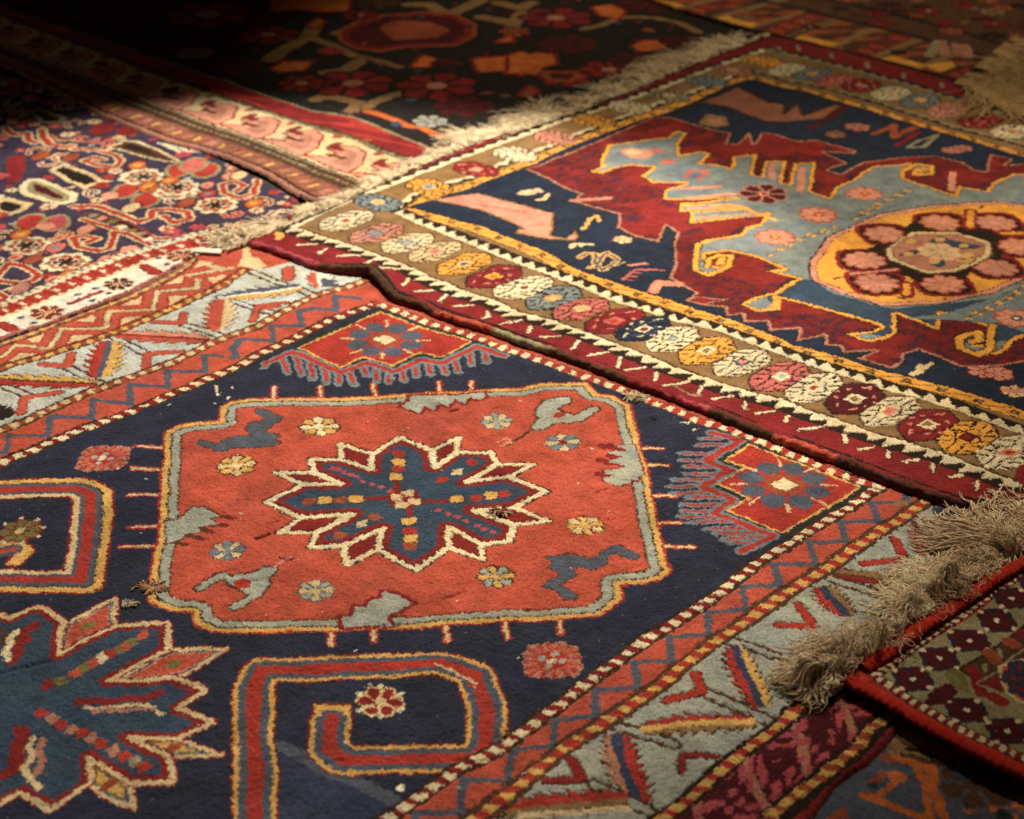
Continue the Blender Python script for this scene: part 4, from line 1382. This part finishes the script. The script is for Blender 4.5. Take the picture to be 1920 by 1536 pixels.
# ================================================================== 3. violet ground rug on the left
def left_rug():
    Z = 0.010
    out = at(nums("60 150 210 212 312 258 420 300 500 340 560 372 560 400 420 450 375 470 346 492 286 525 229 553 156 581 86 609 0 638 -150 697"), Z)
    end = np.array([out[-1] + [-.55, .15], out[0] + [-.9, .25]])
    R = Rug(46.5, Z, 0.0020, np.vstack([out, end]), 'violet')
    p, t = R.p, R.t
    T0 = (0, 0); U0 = (0, 380)
    Zm = lambda s: R.loc(at(nums(s) / 6.4 + np.array([0, 180]), Z))      # close-up tile
    K = [(-.0, 0)]

    def ring(poly, lay):
        R.rings(poly, lay)
    # scattered motifs
    ring(t(*T0, "140,1340 200,1290 290,1290 430,1340 550,1400 545,1450 440,1480 300,1450 150,1400"), [(0, .016, 'cream'), (.016, .03, 'khaki'), (.03, 9, 'maroon')])
    ring(Zm("590,900 640,860 800,800 880,850 1130,940 1230,1010 1350,1020 1120,1070 1000,1130 900,1060 800,1040 700,960"), [(0, .014, 'sand'), (.014, 9, 'dbrown')])
    ring(Zm("-100,1270 100,1220 290,1270 400,1290 260,1390 100,1440 -100,1400"), [(0, .018, 'sand'), (.018, 9, 'dbrown')])
    ring(Zm("1280,620 1500,540 1650,540 1900,640 2130,760 2180,800 1960,790 1750,740 1450,660"), [(0, .008, 'sand'), (.008, .022, 'umber'), (.022, 9, 'dbrown')])
    ring(Zm("1880,560 2000,575 2240,640 2290,690 2150,690"), [(0, .010, 'cream'), (.01, 9, 'olive')])
    ring(Zm("330,180 500,150 800,260 760,330 480,330"), [(0, .014, 'khaki'), (.014, 9, 'dbrown')])

    def hook(s, fn=Zm, w=.034):
        R.stroke(fn(s), [(w * .80, 'sand'), (w * .44, 'red')], None)
    hook("870,640 1150,650 1400,720 1450,780 1380,860 1150,830 1010,780 1120,745 1230,770", w=.030)
    hook("500,410 510,500 600,580 760,620 850,600")
    hook("60,380 100,440 200,470 320,450 340,530 420,560")
    hook("590,470 660,530 860,530", w=.02)
    U = lambda s: t(*U0, s)
    T = lambda s: t(*T0, s)
    hook("520,30 700,30 850,80 1000,140 1090,110 1100,60 1200,50 1340,70 1370,120 1250,150 1180,100", U, .032)
    hook("600,120 830,190 900,170 1120,260 1200,260", U, .026)
    hook("1090,300 900,220 820,210 790,330 700,350 560,320 520,260 600,240 690,260 620,290", U, .030)
    hook("-20,530 60,440 180,470 260,520 240,560 150,590 -20,570", U, .030)
    hook("-60,640 60,690 -40,720", U, .026)
    hook("1890,1280 1780,1210 1640,1190", T, .020)
    hook("1860,1300 1830,1400 1720,1430 1610,1390 1600,1330 1690,1310 1760,1340 1700,1380", T, .028)
    R.stroke(U("650,90 900,150 1080,250"), [(.024, 'red'), (.014, 'dbrown')], None)
    for s, c in (("680,95", 'khaki'), ("740,115", 'salmon'), ("810,135", 'olive'), ("880,175", 'cream'), ("950,200", 'olive'), ("1010,225", 'khaki'), ("1070,260", 'cream')):
        R.blob(U(s)[0], .013, .009, c)

    def buds(fn, s, c, rim='khaki', ru=.042, rv=.026, rot=.7):
        R.blob(fn(s)[0], ru * 1.2, rv * 1.35, rim, rot=rot)
        R.blob(fn(s)[0], ru, rv, c, rot=rot)
    for s, c in (("1230,390", 'dred'), ("1550,400", 'dred')):
        R.blob(Zm(s)[0], .045, .030, c, rot=.6)
    R.fill(Zm("80,720 300,700 300,860 240,1020 80,1050"), 'crim')
    for fn, s, c in ((Zm, "1500,1140", 'red'), (Zm, "1750,1250", 'red'), (U, "220,140", 'red'), (U, "400,150", 'rose'), (T, "1290,1220", 'red'),
                     (T, "1480,1230", 'red'), (T, "1390,1190", 'pink')):
        buds(fn, s, c)
    for fn, s in ((Zm, "1300,1200"), (U, "330,170")):
        R.blob(fn(s)[0], .02, .02, 'salmon')
    g0 = np.random.default_rng(17)
    for _ in range(900):
        c = g0.uniform(R.lo, R.out.max(0))
        iu, iv = ((c - R.lo) / R.cell).astype(int)
        a0 = 10
        if not (a0 <= iu < R.nu - a0 and a0 <= iv < R.nv - a0) or (R.I[iv - a0:iv + a0, iu - a0:iu + a0] != C['violet']).any():
            continue
        th0 = g0.uniform(0, 6.28)
        an = th0 + np.arange(9) * g0.choice([-.62, .62])
        rad0 = np.linspace(.042, .008, 9) * g0.uniform(.55, 1.0)
        q0 = c + np.stack([np.cos(an) * rad0, np.sin(an) * rad0], 1)
        R.stroke(q0, [(.015, g0.choice(['sand', 'cream', 'salmon'])), (.007, g0.choice(['red', 'dred', 'crim']))], None)
    for fn, s in ((Zm, "1680,970"), (T, "1020,1275"), (T, "1270,1380"), (T, "1550,1480"), (U, "190,310"), (U, "470,430"), (T, "1280,1350")):
        R.flower(fn(s)[0], .052, 'cream', 'cream', 'maroon', 8)
        R.flower(fn(s)[0], .041, 'red', 'khaki', 'maroon', 8, ph=.2)
        R.flower(fn(s)[0], .028, 'maroon', 'cream', 'maroon', 6, ph=.1)
        R.blob(fn(s)[0], .014, .010, 'dbrown', rot=.6)
    for fn, s, c in ((Zm, "1800,1110", 'orange'), (T, "1220,1300", 'orange'), (T, "1060,1340", 'orange'), (U, "150,230", 'orange'), (U, "660,465", 'orange'),
                     (U, "490,525", 'orange'), (T, "1830,1470", 'orange'), (U, "400,325", 'pink'), (U, "240,410", 'rust'), (U, "1330,10", 'red'), (T, "1490,1400", 'red'),
                     (Zm, "1640,830", 'orange'), (Zm, "480,720", 'rust'), (T, "1660,1270", 'salmon'), (T, "1720,1265", 'sand'), (U, "620,190", 'salmon'), (U, "940,40", 'sand'),
                     (U, "930,340", 'salmon'), (U, "140,620", 'dust'), (T, "1340,1460", 'rust'), (Zm, "850,740", 'rust')):
        R.blob(fn(s)[0], .031, .022, 'maroon', rot=.5)
        R.blob(fn(s)[0], .027, .018, c, rot=.5)
        if c in ('orange', 'red', 'pink'):
            R.blob(fn(s)[0], .012, .008, 'yellow' if c == 'orange' else 'ash')
    g = np.random.default_rng(3)
    for _ in range(1500):
        c = g.uniform(R.lo, R.out.max(0))
        iu, iv = ((c - R.lo) / R.cell).astype(int)
        if not (9 <= iu < R.nu - 9 and 9 <= iv < R.nv - 9) or (R.I[iv - 6:iv + 6:3, iu - 6:iu + 6:3] != C['violet']).any():
            continue
        R.flower(c, g.uniform(.014, .023), g.choice(['cream', 'sand', 'rose', 'red']), g.choice(['maroon', 'red']), g.choice(['red', 'yellow', 'maroon']), 6, ph=g.uniform(0, 1))
    for _ in range(900):
        c = g.uniform(R.lo, R.out.max(0))
        iu, iv = ((c - R.lo) / R.cell).astype(int)
        if not (0 <= iu < R.nu and 0 <= iv < R.nv) or R.I[iv, iu] != C['violet']:
            continue
        R.blob(c, g.uniform(.005, .013), g.uniform(.004, .010), g.choice(['salmon', 'grey', 'sand', 'rose', 'dust', 'red', 'navy2', 'navy2']))
    for fn, s in ((U, "750,410"), (U, "370,560"), (U, "420,255"), (U, "100,395"), (T, "1490,1335")):
        R.blob(fn(s)[0], .020, .014, 'salmon', rot=.6); R.blob(fn(s)[0], .008, .005, 'red')
    # end border: white guard, dotted red stripe, white band with stars and bars
    L1 = ext(p("346 442 224 476 112 521 0 567 -120 616"), .05, .7)
    L2 = ext(p("352 470 270 493 160 537 86 568 0 600 -120 650"), .05, .7)
    L3 = ext(p("375 470 346 492 286 525 229 553 156 581 86 609 0 638 -150 700"), .05, .7)
    R.fill(np.vstack([L1, L3[::-1]]), 'ivory')

    def guard(S, tt):
        o = np.full(S.shape, C['cream'])
        o[(tt < .16) & (np.sin(S * 330) > .1)] = C['ash']
        r_ = (tt > .26) & (tt < .90)
        o[r_] = C['red']
        o[r_ & (np.mod(S, .040) < .010) & (np.abs(tt - .58) < .13)] = C['cream']
        o[r_ & (np.mod(S + .02, .040) < .004)] = C['dred']
        o[r_ & ((tt < .34) | (tt > .84)) & (np.sin(S * 310) > .0)] = C['cream']
        return o
    R.band(L1, L2, guard)
    q2, _ = resample(L2, .0815)
    q3, _ = resample(L3, .0815 * .99)
    n = min(len(q2), len(q3))
    for i in range(n):
        c = q2[i] * .5 + q3[i] * .5
        dr = (q2[min(i + 1, n - 1)] - q2[max(i - 1, 0)]); dr = dr / np.hypot(*dr); nn = np.array([-dr[1], dr[0]])
        if i % 2:
            R.flower(c, .036, 'dred' if i % 4 == 1 else 'maroon', 'cream', 'yellow', 8)
            R.blob(c, .007, .006, 'salmon')
            R.blob(c + dr * .044 + nn * .020, .008, .006, 'teal'); R.blob(c + dr * .044 - nn * .020, .008, .006, 'teal')
        else:
            s_ = 1 if i % 4 else -1
            if s_ > 0:
                R.stroke(np.array([c - nn * .020, c + nn * .020]), [(.026, 'maroon'), (.020, 'red')], None)
            else:
                R.stroke(np.array([c - dr * .036 + nn * .0, c + dr * .036]), [(.013, 'maroon'), (.009, 'red')], None)
                R.blob(c + nn * .022, .009, .006, 'teal'); R.blob(c - nn * .022, .009, .006, 'teal')
    R.band(ext(p("370 476 286 521 229 549 156 577 86 605 0 634 -150 696"), .1, .7), L3, lambda S, tt: np.where(np.sin(S * 500) > 0, C['dust'], C['pink']))
    root = thing('rug', 'small patterned rug with violet blue ground and white star border, at the left edge', 'rug')
    R.build('pile', root, seed=51, rough=.0007)


left_rug()


# ================================================================== 4. dark floral rug at the back
def back_rug():
    Z = 0.017
    out = at(nums("560 366 500 327 420 293 312 262 190 214 60 150 -120 60"), Z)
    far = at(nums("-60 -60 1300 -60 1480 40 1440 75 1300 130 1100 215 900 280 800 320 700 366 640 390"), Z)
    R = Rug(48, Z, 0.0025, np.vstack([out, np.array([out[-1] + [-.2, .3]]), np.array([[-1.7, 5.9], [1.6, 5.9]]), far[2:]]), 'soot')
    p, t = R.p, R.t
    A0 = (0, 0); A1 = (480, 0); A2 = (960, 0)
    S0 = ext(p("600 388 558 364 500 327 420 293 312 263 180 212 60 150 -120 60"), 0, .4)
    S1 = ext(p("700 352 670 339 584 307 480 266 400 236 300 200 180 155 0 88 -120 42"), .05, .5)
    S2 = ext(p("790 310 746 294 662 260 558 229 480 203 400 176 240 118 0 30 -120 -15"), .05, .6)
    S3 = ext(p("830 284 792 270 662 219 584 206 540 190 480 172 300 110 100 45 -60 -10"), .05, .7)
    S4 = ext(p("870 270 830 262 710 208 640 192 560 168"), .05, .3)

    def inner(S, tt):
        o = np.full(S.shape, C['clay'])
        o[(tt > .62)] = C['umber']
        o[(tt < .16)] = C['dust']
        o[(tt > .12) & (tt < .18)] = C['dbrown']
        ph = np.mod(S, .085)
        o[(np.abs(ph - .04) < .006) & (np.abs(tt - .38) < .10)] = C['yellow']
        o[(np.abs(ph - .075) < .012) & (np.abs(tt - .38) < .10)] = C['dust']
        o[(tt > .17) & (tt < .60) & (np.mod(S * 1.6 + tt * .05, .085) < .006)] = C['dred']
        o[(tt > .78) & (tt < .84) & (np.mod(S, .02) < .012)] = C['khaki']
        o[(tt > .92)] = C['dred']
        return o
    R.band(S0, S1, inner)
    R.fill(np.vstack([S1, S2[::-1]]), 'sand')
    # sickle leaves in the cream stripe
    q1, _ = resample(S1, .150)
    q2, _ = resample(S2, .150)
    for i in range(min(len(q1), len(q2)) - 1):
        a, b, c, d = q1[i], q1[i + 1], q2[i], q2[i + 1]
        w = b - a
        poly = np.array([a + (c - a) * .10, a + (c - a) * .42 + w * .05, a + (c - a) * .80 + w * .35, a + (c - a) * .86 + w * .62, b + (d - b) * .66 - w * .16,
                         b + (d - b) * .52 - w * .10, b + (d - b) * .5 - w * .32, b + (d - b) * .30 - w * .38, b + (d - b) * .14 - w * .04])
        R.rings(poly, [(-.006, 0, 'dred'), (0, 9, 'salmon'), (.020, 9, 'dust')])
        e = a + (c - a) * .62 + w * .80
        R.stroke(np.array([e - w * .10, e + w * .10, e + w * .10 + (c - a) * .14]), [(.022, 'umber'), (.014, 'dred')], None)
        R.blob(a + (c - a) * .92 + w * .15, .018, .012, 'rust')
        R.stroke(np.array([a + (c - a) * .45 + w * .45, a + (c - a) * .40 + w * .70]), .016, 'umber')
    R.band(S2, S3, lambda S, tt: np.where(tt < .10, C['olive'], np.where(tt < .16, C['dbrown'], np.where(tt > .92, C['khaki'], np.where(np.sin(S * 26 + 2 * np.sin(S * 11 + tt * 6) + tt * 5) > .5, C['red'], C['crim'])))))
    R.stroke(S1, [(.016, 'dbrown'), (.007, 'khaki')], None)
    R.stroke(S2, [(.014, 'dbrown'), (.006, 'khaki')], None)
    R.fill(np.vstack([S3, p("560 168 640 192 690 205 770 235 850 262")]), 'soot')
    R.stroke(t(*A1, "780,795 860,815 1090,905 1180,910 1310,975 1400,1000"), [(.030, 'dred'), (.022, 'orange')], None)
    # arabesque of the dark field
    tan_ = [(A1, "110,430 200,360 370,260 440,160", .05), (A1, "370,265 480,300 560,330 700,400 830,425 930,460", .032), (A1, "500,525 640,510 720,460 780,420", .042),
            (A1, "430,710 480,690 600,700 740,740 690,800", .040), (A1, "800,770 850,730 960,690 1090,660", .034), (A1, "830,425 900,440 1040,480", .026),
            (A1, "1100,40 1250,40 1370,120 1500,60 1620,0", .05), (A1, "1620,130 1750,150 1850,180 1920,100", .05), (A1, "560,240 700,200 830,230", .03),
            (A2, "-100,20 60,60 140,20", .05), (A2, "510,210 650,180 760,130 900,120 1050,130 1200,160 1340,230", .028)]
    for tl, s, w in tan_:
        R.stroke(t(*tl, s), [(w * 1.25, 'dbrown'), (w, 'dust' if 'A2' in str(tl) else 'tan')], None)
    R.rings(t(*A1, "570,240 700,160 900,110 1200,90 1450,110 1590,180 1590,260 1450,330 1100,340 900,380 700,350 600,300"), [(0, .014, 'rust'), (.014, .035, 'dred'), (.035, 9, 'maroon')])
    R.fill(t(*A1, "880,200 1000,150 1250,160 1400,220 1300,270 1000,290"), 'rust')
    for tl, s, c in ((A1, "110,0 680,-20 660,80 480,90 300,70 130,85", 'orange'), (A1, "120,500 200,450 400,450 330,510 180,520", 'orange'),
                     (A1, "1560,430 1800,410 1920,380 1920,540 1780,510 1610,520", 'orange'), (A2, "-20,400 60,380 120,400 180,390 290,400 320,460 230,480 180,540 60,520 -20,530", 'orange'),
                     (A1, "1130,480 1220,400 1300,430 1240,480", 'orange'), (A2, "580,50 700,30 820,80 760,130 640,110", 'orange'), (A2, "870,330 950,290 1180,290 1060,350 930,370", 'orange'),
                     (A2, "60,680 130,620 180,660 130,690", 'rust'), (A1, "1740,300 1830,260 1850,300", 'orange'), (A1, "380,180 440,140 490,160 420,210", 'orange')):
        R.rings(t(*tl, s), [(-.012, 0, 'dred'), (0, 9, c)])
    for tl, s, r_, c in ((A1, "90,250", .10, 'crim'), (A1, "30,150", .08, 'maroon'), (A1, "700,600", .12, 'crim'), (A1, "330,600", .07, 'dred'), (A1, "1300,620", .12, 'crim'),
                         (A1, "750,110", .06, 'crim'), (A1, "530,370", .04, 'red'), (A1, "1500,760", .09, 'maroon'), (A1, "1350,450", .04, 'maroon'), (A2, "320,130", .12, 'crim'),
                         (A2, "400,320", .10, 'maroon'), (A2, "700,500", .09, 'crim'), (A2, "900,430", .09, 'maroon'), (A2, "380,560", .08, 'dred'), (A2, "1000,20", .12, 'maroon'),
                         (A1, "1250,870", .05, 'grey'), (A1, "880,20", .08, 'umber'), (A2, "20,230", .05, 'rust'), (A2, "1250,300", .08, 'maroon'), (A0, "1400,380", .06, 'tan'),
                         (A0, "1700,480", .09, 'maroon'), (A0, "1500,100", .15, 'crim'), (A0, "900,100", .15, 'maroon')):
        R.flower(t(*tl, s)[0], r_, c, 'dbrown', 'dust' if c in ('crim', 'dred') else c, 7)
    g5 = np.random.default_rng(12)
    for _ in range(700):
        c = g5.uniform(R.lo, R.out.max(0))
        iu, iv = ((c - R.lo) / R.cell).astype(int)
        if 0 <= iu < R.nu and 0 <= iv < R.nv and R.I[iv, iu] in (C['soot'], C['crim'], C['maroon'], C['dred']):
            R.blob(c, g5.uniform(.006, .022), g5.uniform(.005, .014), g5.choice(['maroon', 'crim', 'rust', 'dbrown', 'umber', 'teal', 'wine']), rot=g5.uniform(0, 3))
    R.rings(t(*A2, "180,520 300,510 480,520 520,560 420,590 250,580"), [(0, .02, 'rust'), (.02, 9, 'maroon')])
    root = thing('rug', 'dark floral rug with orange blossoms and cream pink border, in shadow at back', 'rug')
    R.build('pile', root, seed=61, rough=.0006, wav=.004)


back_rug()


# ================================================================== 5. red edged rug lower right with the thick fringe
def red_edged_rug():
    Z = 0.026
    out = at(nums("1560 1256 1574 1275 1654 1312 1732 1362 1811 1404 1920 1460 2200 1610"), Z)
    top = at(nums("2200 900 1920 1050 1863 1076 1824 1112 1745 1163 1667 1212 1620 1236 1590 1240"), Z)
    R = Rug(46.5, Z, 0.0021, np.vstack([out, top]), 'khaki')
    p, t = R.p, R.t
    B3 = (1420, 1136); M3 = (1420, 760)
    side = ext(p("1574 1266 1654 1306 1732 1354 1811 1395 1920 1449"), 0, .4)
    endp = ext(p("1590 1250 1640 1232 1667 1219 1745 1170 1824 1119 1863 1083 1920 1055"), 0, .4)
    R.stroke(side, .060, 'red')
    R.stroke(endp, .050, 'red')
    ins = ext(p("1642 1270 1758 1342 1811 1372 1920 1422"), 0, .3)
    ine = ext(p("1638 1264 1680 1235 1751 1186 1824 1136 1880 1100 1920 1071"), 0, .3)
    for q in (ins, ine):
        R.dots(q, .0080, .015, 'cream', 'dred', 'dbrown', .2, .25)
    fl = [(B3, "1110,520"), (B3, "1320,380"), (B3, "1520,245"), (B3, "1720,100"), (M3, "1830,1390"), (B3, "1500,745"), (B3, "1800,905"),
          (M3, "2010,1270"), (B3, "2100,1060"), (B3, "2400,1220")]
    for tl, s in fl:
        c = t(*tl, s)[0]
        R.flower(c, .031, 'maroon', 'ink', 'maroon', 4, ph=.75)
        R.blob(c, .018, .018, 'maroon')
        R.blob(c, .0042, .004, 'ivory')
        for k in range(4):
            a = k * math.pi / 2 + .0
            R.blob(c + .028 * np.array([math.cos(a), math.sin(a)]), .0042, .004, 'cream')
    for s in ("1250,650 1300,610 1380,580", "1230,690 1320,680 1400,610"):
        R.stroke(t(*B3, s), .013, 'maroon')
    # inner stripe and field
    f1 = ext(p("2100 1430 1900 1345 1850 1330 1800 1290 1790 1275 1830 1240 1890 1200 1925 1170 2000 1120"), .1, .2)
    f0 = t(*B3, "2100,700 1900,640 1800,620 1620,540 1580,540 1460,450 1700,290 1920,130 2300,-120 2300,900")
    R.rings(f0, [(0, .004, 'dbrown'), (.004, 9, 'umber')])
    for tl, s, c, w in ((B3, "1430,500 1480,560", 'olive', .03), (B3, "1560,450 1590,500 1610,620", 'dred', .018), (B3, "1510,500 1540,590", 'khaki', .006), (B3, "1660,330 1720,390", 'rust', .02),
                        (B3, "1740,310 1760,370", 'khaki', .006), (B3, "1640,420 1650,460", 'khaki', .006), (B3, "1800,250 1850,280", 'rust', .02), (B3, "1700,650 1760,690", 'dred', .02),
                        (B3, "1820,720 1840,790", 'khaki', .006), (B3, "1900,190 1960,250", 'dred', .02), (B3, "1600,560 1700,600 1780,650", 'khaki', .003), (B3, "1590,550 1730,470 1920,310", 'khaki', .004)):
        R.stroke(t(*tl, s), w, c)
    R.fill(t(*B3, "1640,560 1740,490 1770,620"), 'crim')
    R.rings(t(*B3, "1740,440 1830,400 1920,385 2060,420 2140,520 2100,640 1960,730 1870,690 1790,620 1760,540"), [(0, .0055, 'sand'), (.0055, .012, 'coral'), (.012, 9, 'maroon')])
    for s in ("1850,520", "1900,450", "1900,600", "1960,540", "2020,480"):
        R.flower(t(*B3, s)[0], .018, 'navy2', 'maroon', 'dred', 6)
    root = thing('rug', 'red edged rug with maroon flowers and thick tangled fringe, at lower right', 'rug')
    R.build('pile', root, seed=71, rough=.0006, wav=.0012, jitter=.5)
    # rolled red bindings
    a3 = np.column_stack([at(nums("1560 1254 1574 1264 1654 1304 1732 1352 1811 1394 1920 1448 2100 1540"), .030), np.full(7, .0285)])
    cord('side_binding', root, a3, .0120, .0048, lambda P, tt: np.tile(PALA[C['fire']], (len(P), 1)), 7, wrap=.012, sides=16, rough=.4)
    b3_ = np.column_stack([at(nums("1612 1252 1640 1236 1667 1221 1700 1197 1745 1169 1785 1140 1824 1117 1863 1085 1920 1055 2060 975"), .032),
                           np.array([.026, .028, .030, .033, .035, .030, .033, .034, .032, .030])])
    cord('end_binding', root, b3_, .0110, .0065, lambda P, tt: np.tile(PALA[C['fire']], (len(P), 1)), 9, wrap=.012, sides=16, rough=.4)
    # thick tangled fringe
    e = nums("1990 985 1920 1030 1863 1062 1824 1095 1785 1122 1745 1150 1700 1180 1667 1204 1630 1228 1590 1246 1545 1262")
    f3 = np.column_stack([at(e, .028), np.full(len(e), .028)])
    od = np.array([math.cos(math.radians(146)), math.sin(math.radians(146))])
    cy = np.array([.96, .86, .72])
    fringe('fringe', root, f3, od, 3600, .076, .00105, .016, .013, 81, clump=.017, spread=.45, curl=1.3, k=20, col=cy, tight=.26, tangle=.05,
           lenfn=lambda f: np.interp(f, [0, .3, .5, .8, 1], [1.7, 1.5, 1.2, 1.1, 1.2]), dirfn=lambda f: np.interp(f, [0, .5, 1], [.10, .10, .55]), kink=.004, pile=1.0)
    fringe('tangled_yarn', root, f3, od, 1100, .074, .0009, .020, .018, 83, clump=.024, spread=.7, curl=3.2, k=22, col=cy, tangle=.10,
           lenfn=lambda f: np.interp(f, [0, .5, 1], [1.3, 1.0, .9]), kink=.005, pile=1.4)
    fringe('stray_yarn', root, f3 + np.array([.004, -.004, .004]), od, 160, .07, .0007, .030, .022, 85, clump=.02, spread=1.3, curl=3.0, k=16, col=cy, tangle=.4, back=.03, kink=.004)


red_edged_rug()


# ================================================================== 6. teal rug under the corner
def teal_rug():
    Z = 0.005
    out = np.vstack([at(nums("1050 1640 1500 1300 1760 1250 2300 1500"), Z), at(nums("2300 1900 900 1900"), Z)])
    R = Rug(46.5, Z, 0.0026, out, 'slate')
    t = R.t
    B3 = (1420, 1136)
    R.fill(t(*B3, "900,800 1400,1010 1920,1280 2400,1500 2400,1750 1900,1500 1300,1180 960,1050"), 'tan')
    for s in ("1160,960 1200,940 1400,1020 1400,1110 1250,1100 1170,1050", "1480,1150 1700,1200 1780,1270 1650,1260"):
        R.fill(t(*B3, s), 'rust')
    R.stroke(t(*B3, "1050,1060 1500,1210 1920,1420 2200,1560"), .008, 'umber')
    R.stroke(t(*B3, "1080,1010 1500,1160 1920,1340"), .006, 'dbrown')
    R.stroke(t(*B3, "1000,1085 1250,1170 1290,1330 1340,1536 1380,1800"), .013, 'orange')
    R.stroke(t(*B3, "1150,1150 1220,1330 1230,1536 1250,1800"), .011, 'orange')
    R.stroke(t(*B3, "760,1360 950,1430 1200,1530 1340,1600"), .012, 'orange')
    R.stroke(t(*B3, "860,1370 1000,1270"), .008, 'orange')
    R.fill(t(*B3, "930,1190 1050,1190 1080,1230 1060,1270 960,1290"), 'orange')
    R.stroke(t(*B3, "1510,1470 1850,1420 2100,1470"), .012, 'orange')
    R.fill(t(*B3, "1720,1500 1850,1490 1900,1580 1740,1600"), 'orange')
    R.fill(t(*B3, "460,1560 620,1440 660,1560"), 'rust')
    R.flower(t(*B3, "1560,1290")[0], .05, 'umber', 'slate', 'umber', 6)
    g = np.random.default_rng(4)
    for _ in range(60):
        R.blob(g.uniform(R.lo, R.out.max(0)), g.uniform(.006, .02), g.uniform(.006, .014), g.choice(['teal', 'green', 'navy2', 'rust']))
    for s in ("1480,1180 1560,1190", "1750,1300 1830,1340"):
        R.stroke(t(*B3, s), .012, 'umber')
    root = thing('rug', 'teal grey rug with orange lattice lines, lowest layer in the bottom right corner', 'rug')
    R.build('pile', root, seed=91, rough=.0006, drop=.004)


teal_rug()


# ================================================================== 7. tan banded rug at the back right
def tan_rug():
    Z = 0.028
    out = at(nums("1300 25 1400 55 1480 74 1560 92 1640 112 1720 132 1790 152 1830 128 1872 90"), Z)
    R = Rug(48, Z, 0.0035, np.vstack([out, np.array([[2.3, 5.2], [2.3, 7.0], [0.2, 7.0], [.2, 5.6]])]), 'umber')
    t = R.t
    A3 = (1420, 0)
    p0 = ext(R.p("1300 30 1400 58 1480 77 1560 95 1640 114 1720 134 1792 154"), .8, 0)
    p1 = ext(R.p("1310 -22 1400 -6 1500 14 1600 38 1700 62 1790 82 1850 104"), .8, 0)

    def band(S, tt):
        ph = np.mod(S, .30)
        o = np.full(S.shape, C['umber'])
        o[np.sin(S * 63 + 4 * np.sin(tt * 5)) > 0] = C['rust']
        o[(np.mod(S, .14) < .030)] = C['tan']
        o[(np.abs(np.mod(S, .10) - .035) < .006)] = C['umber']
        o[(ph > .13) & (ph < .20) & (np.abs(np.sin(tt * 16)) > .7)] = C['crim']
        o[tt < .10] = C['dbrown']
        o[(tt > .10) & (tt < .24) & (np.sin(S * 22) > .2)] = C['gold']
        o[tt > .92] = C['dbrown']
        return o
    R.band(p0, p1, band)
    p2 = ext(R.p("1310 -60 1500 -18 1700 28 1800 56 1880 80"), .8, 0)
    R.band(p1, p2, lambda S, tt: np.where(tt < .8, C['umber'], C['dbrown']))
    g9 = np.random.default_rng(6)
    for _ in range(900):
        c = g9.uniform(R.lo, R.out.max(0))
        iu, iv = ((c - R.lo) / R.cell).astype(int)
        if 0 <= iu < R.nu and 0 <= iv < R.nv and R.I[iv, iu] == C['umber']:
            R.flower(c, g9.uniform(.015, .045), g9.choice(['crim', 'tan', 'rust', 'maroon', 'dbrown']), 'dbrown', g9.choice(['tan', 'maroon', 'khaki']), 6)
    R.fill(t(*A3, "1180,470 1400,440 1430,480 1320,520"), 'gold')
    R.stroke(t(*A3, "1240,400 1300,300"), .03, 'khaki')
    for s in ("1430,320 1440,380", "1500,330 1520,400", "1330,300 1350,390"):
        R.stroke(t(*A3, s), .03, 'dust')
    root = thing('rug', 'brown and tan banded rug with pale end fringe, in the dim top right corner', 'rug')
    R.build('pile', root, seed=95, rough=.0006)
    e = nums("1790 156 1825 128 1850 108 1874 88 1900 70")
    b3 = np.column_stack([at(e, Z), np.full(len(e), Z)])
    od = np.array([math.cos(math.radians(-42)), math.sin(math.radians(-42))])
    fringe('fringe', root, b3, od, 2600, .26, .0016, .027, .002, 97, clump=.03, spread=.16, curl=.5, k=14, col=PALA[C['sand']] * np.array([.8, .72, .6]), tangle=.08)


tan_rug()


# ================================================================== metal strip by the fringe corner
def metal_strip():
    m = bpy.data.materials.new('brushed_metal')
    m.use_nodes = True
    nt = m.node_tree
    p = nt.nodes['Principled BSDF']
    p.inputs['Metallic'].default_value = 1.0
    p.inputs['Roughness'].default_value = 0.34
    nz = nt.nodes.new('ShaderNodeTexNoise'); nz.inputs['Scale'].default_value = 220
    cr = nt.nodes.new('ShaderNodeValToRGB')
    cr.color_ramp.elements[0].color = (0.35, 0.36, 0.36, 1)
    cr.color_ramp.elements[1].color = (0.75, 0.76, 0.74, 1)
    nt.links.new(nz.outputs['Fac'], cr.inputs[0]); nt.links.new(cr.outputs[0], p.inputs['Base Color'])
    import bmesh
    bm = bmesh.new()
    bmesh.ops.create_cube(bm, size=1.0)
    bmesh.ops.scale(bm, vec=(.060, .017, .005), verts=bm.verts)
    bmesh.ops.bevel(bm, geom=list(bm.edges), offset=.0018, segments=3, affect='EDGES')
    me = bpy.data.meshes.new('metal_strip')
    bm.to_mesh(me); bm.free()
    me.materials.append(m)
    o = bpy.data.objects.new('metal_strip', me)
    SC.collection.objects.link(o)
    q = at([[389, 471]], .020)[0]
    o.location = (q[0], q[1], .0200)
    o.rotation_euler = (math.radians(16), 0, math.radians(-8))
    o['label'] = 'small shiny metal strip lying at the tip of the fringe beside the rug corner'
    o['category'] = 'metal strip'


metal_strip()
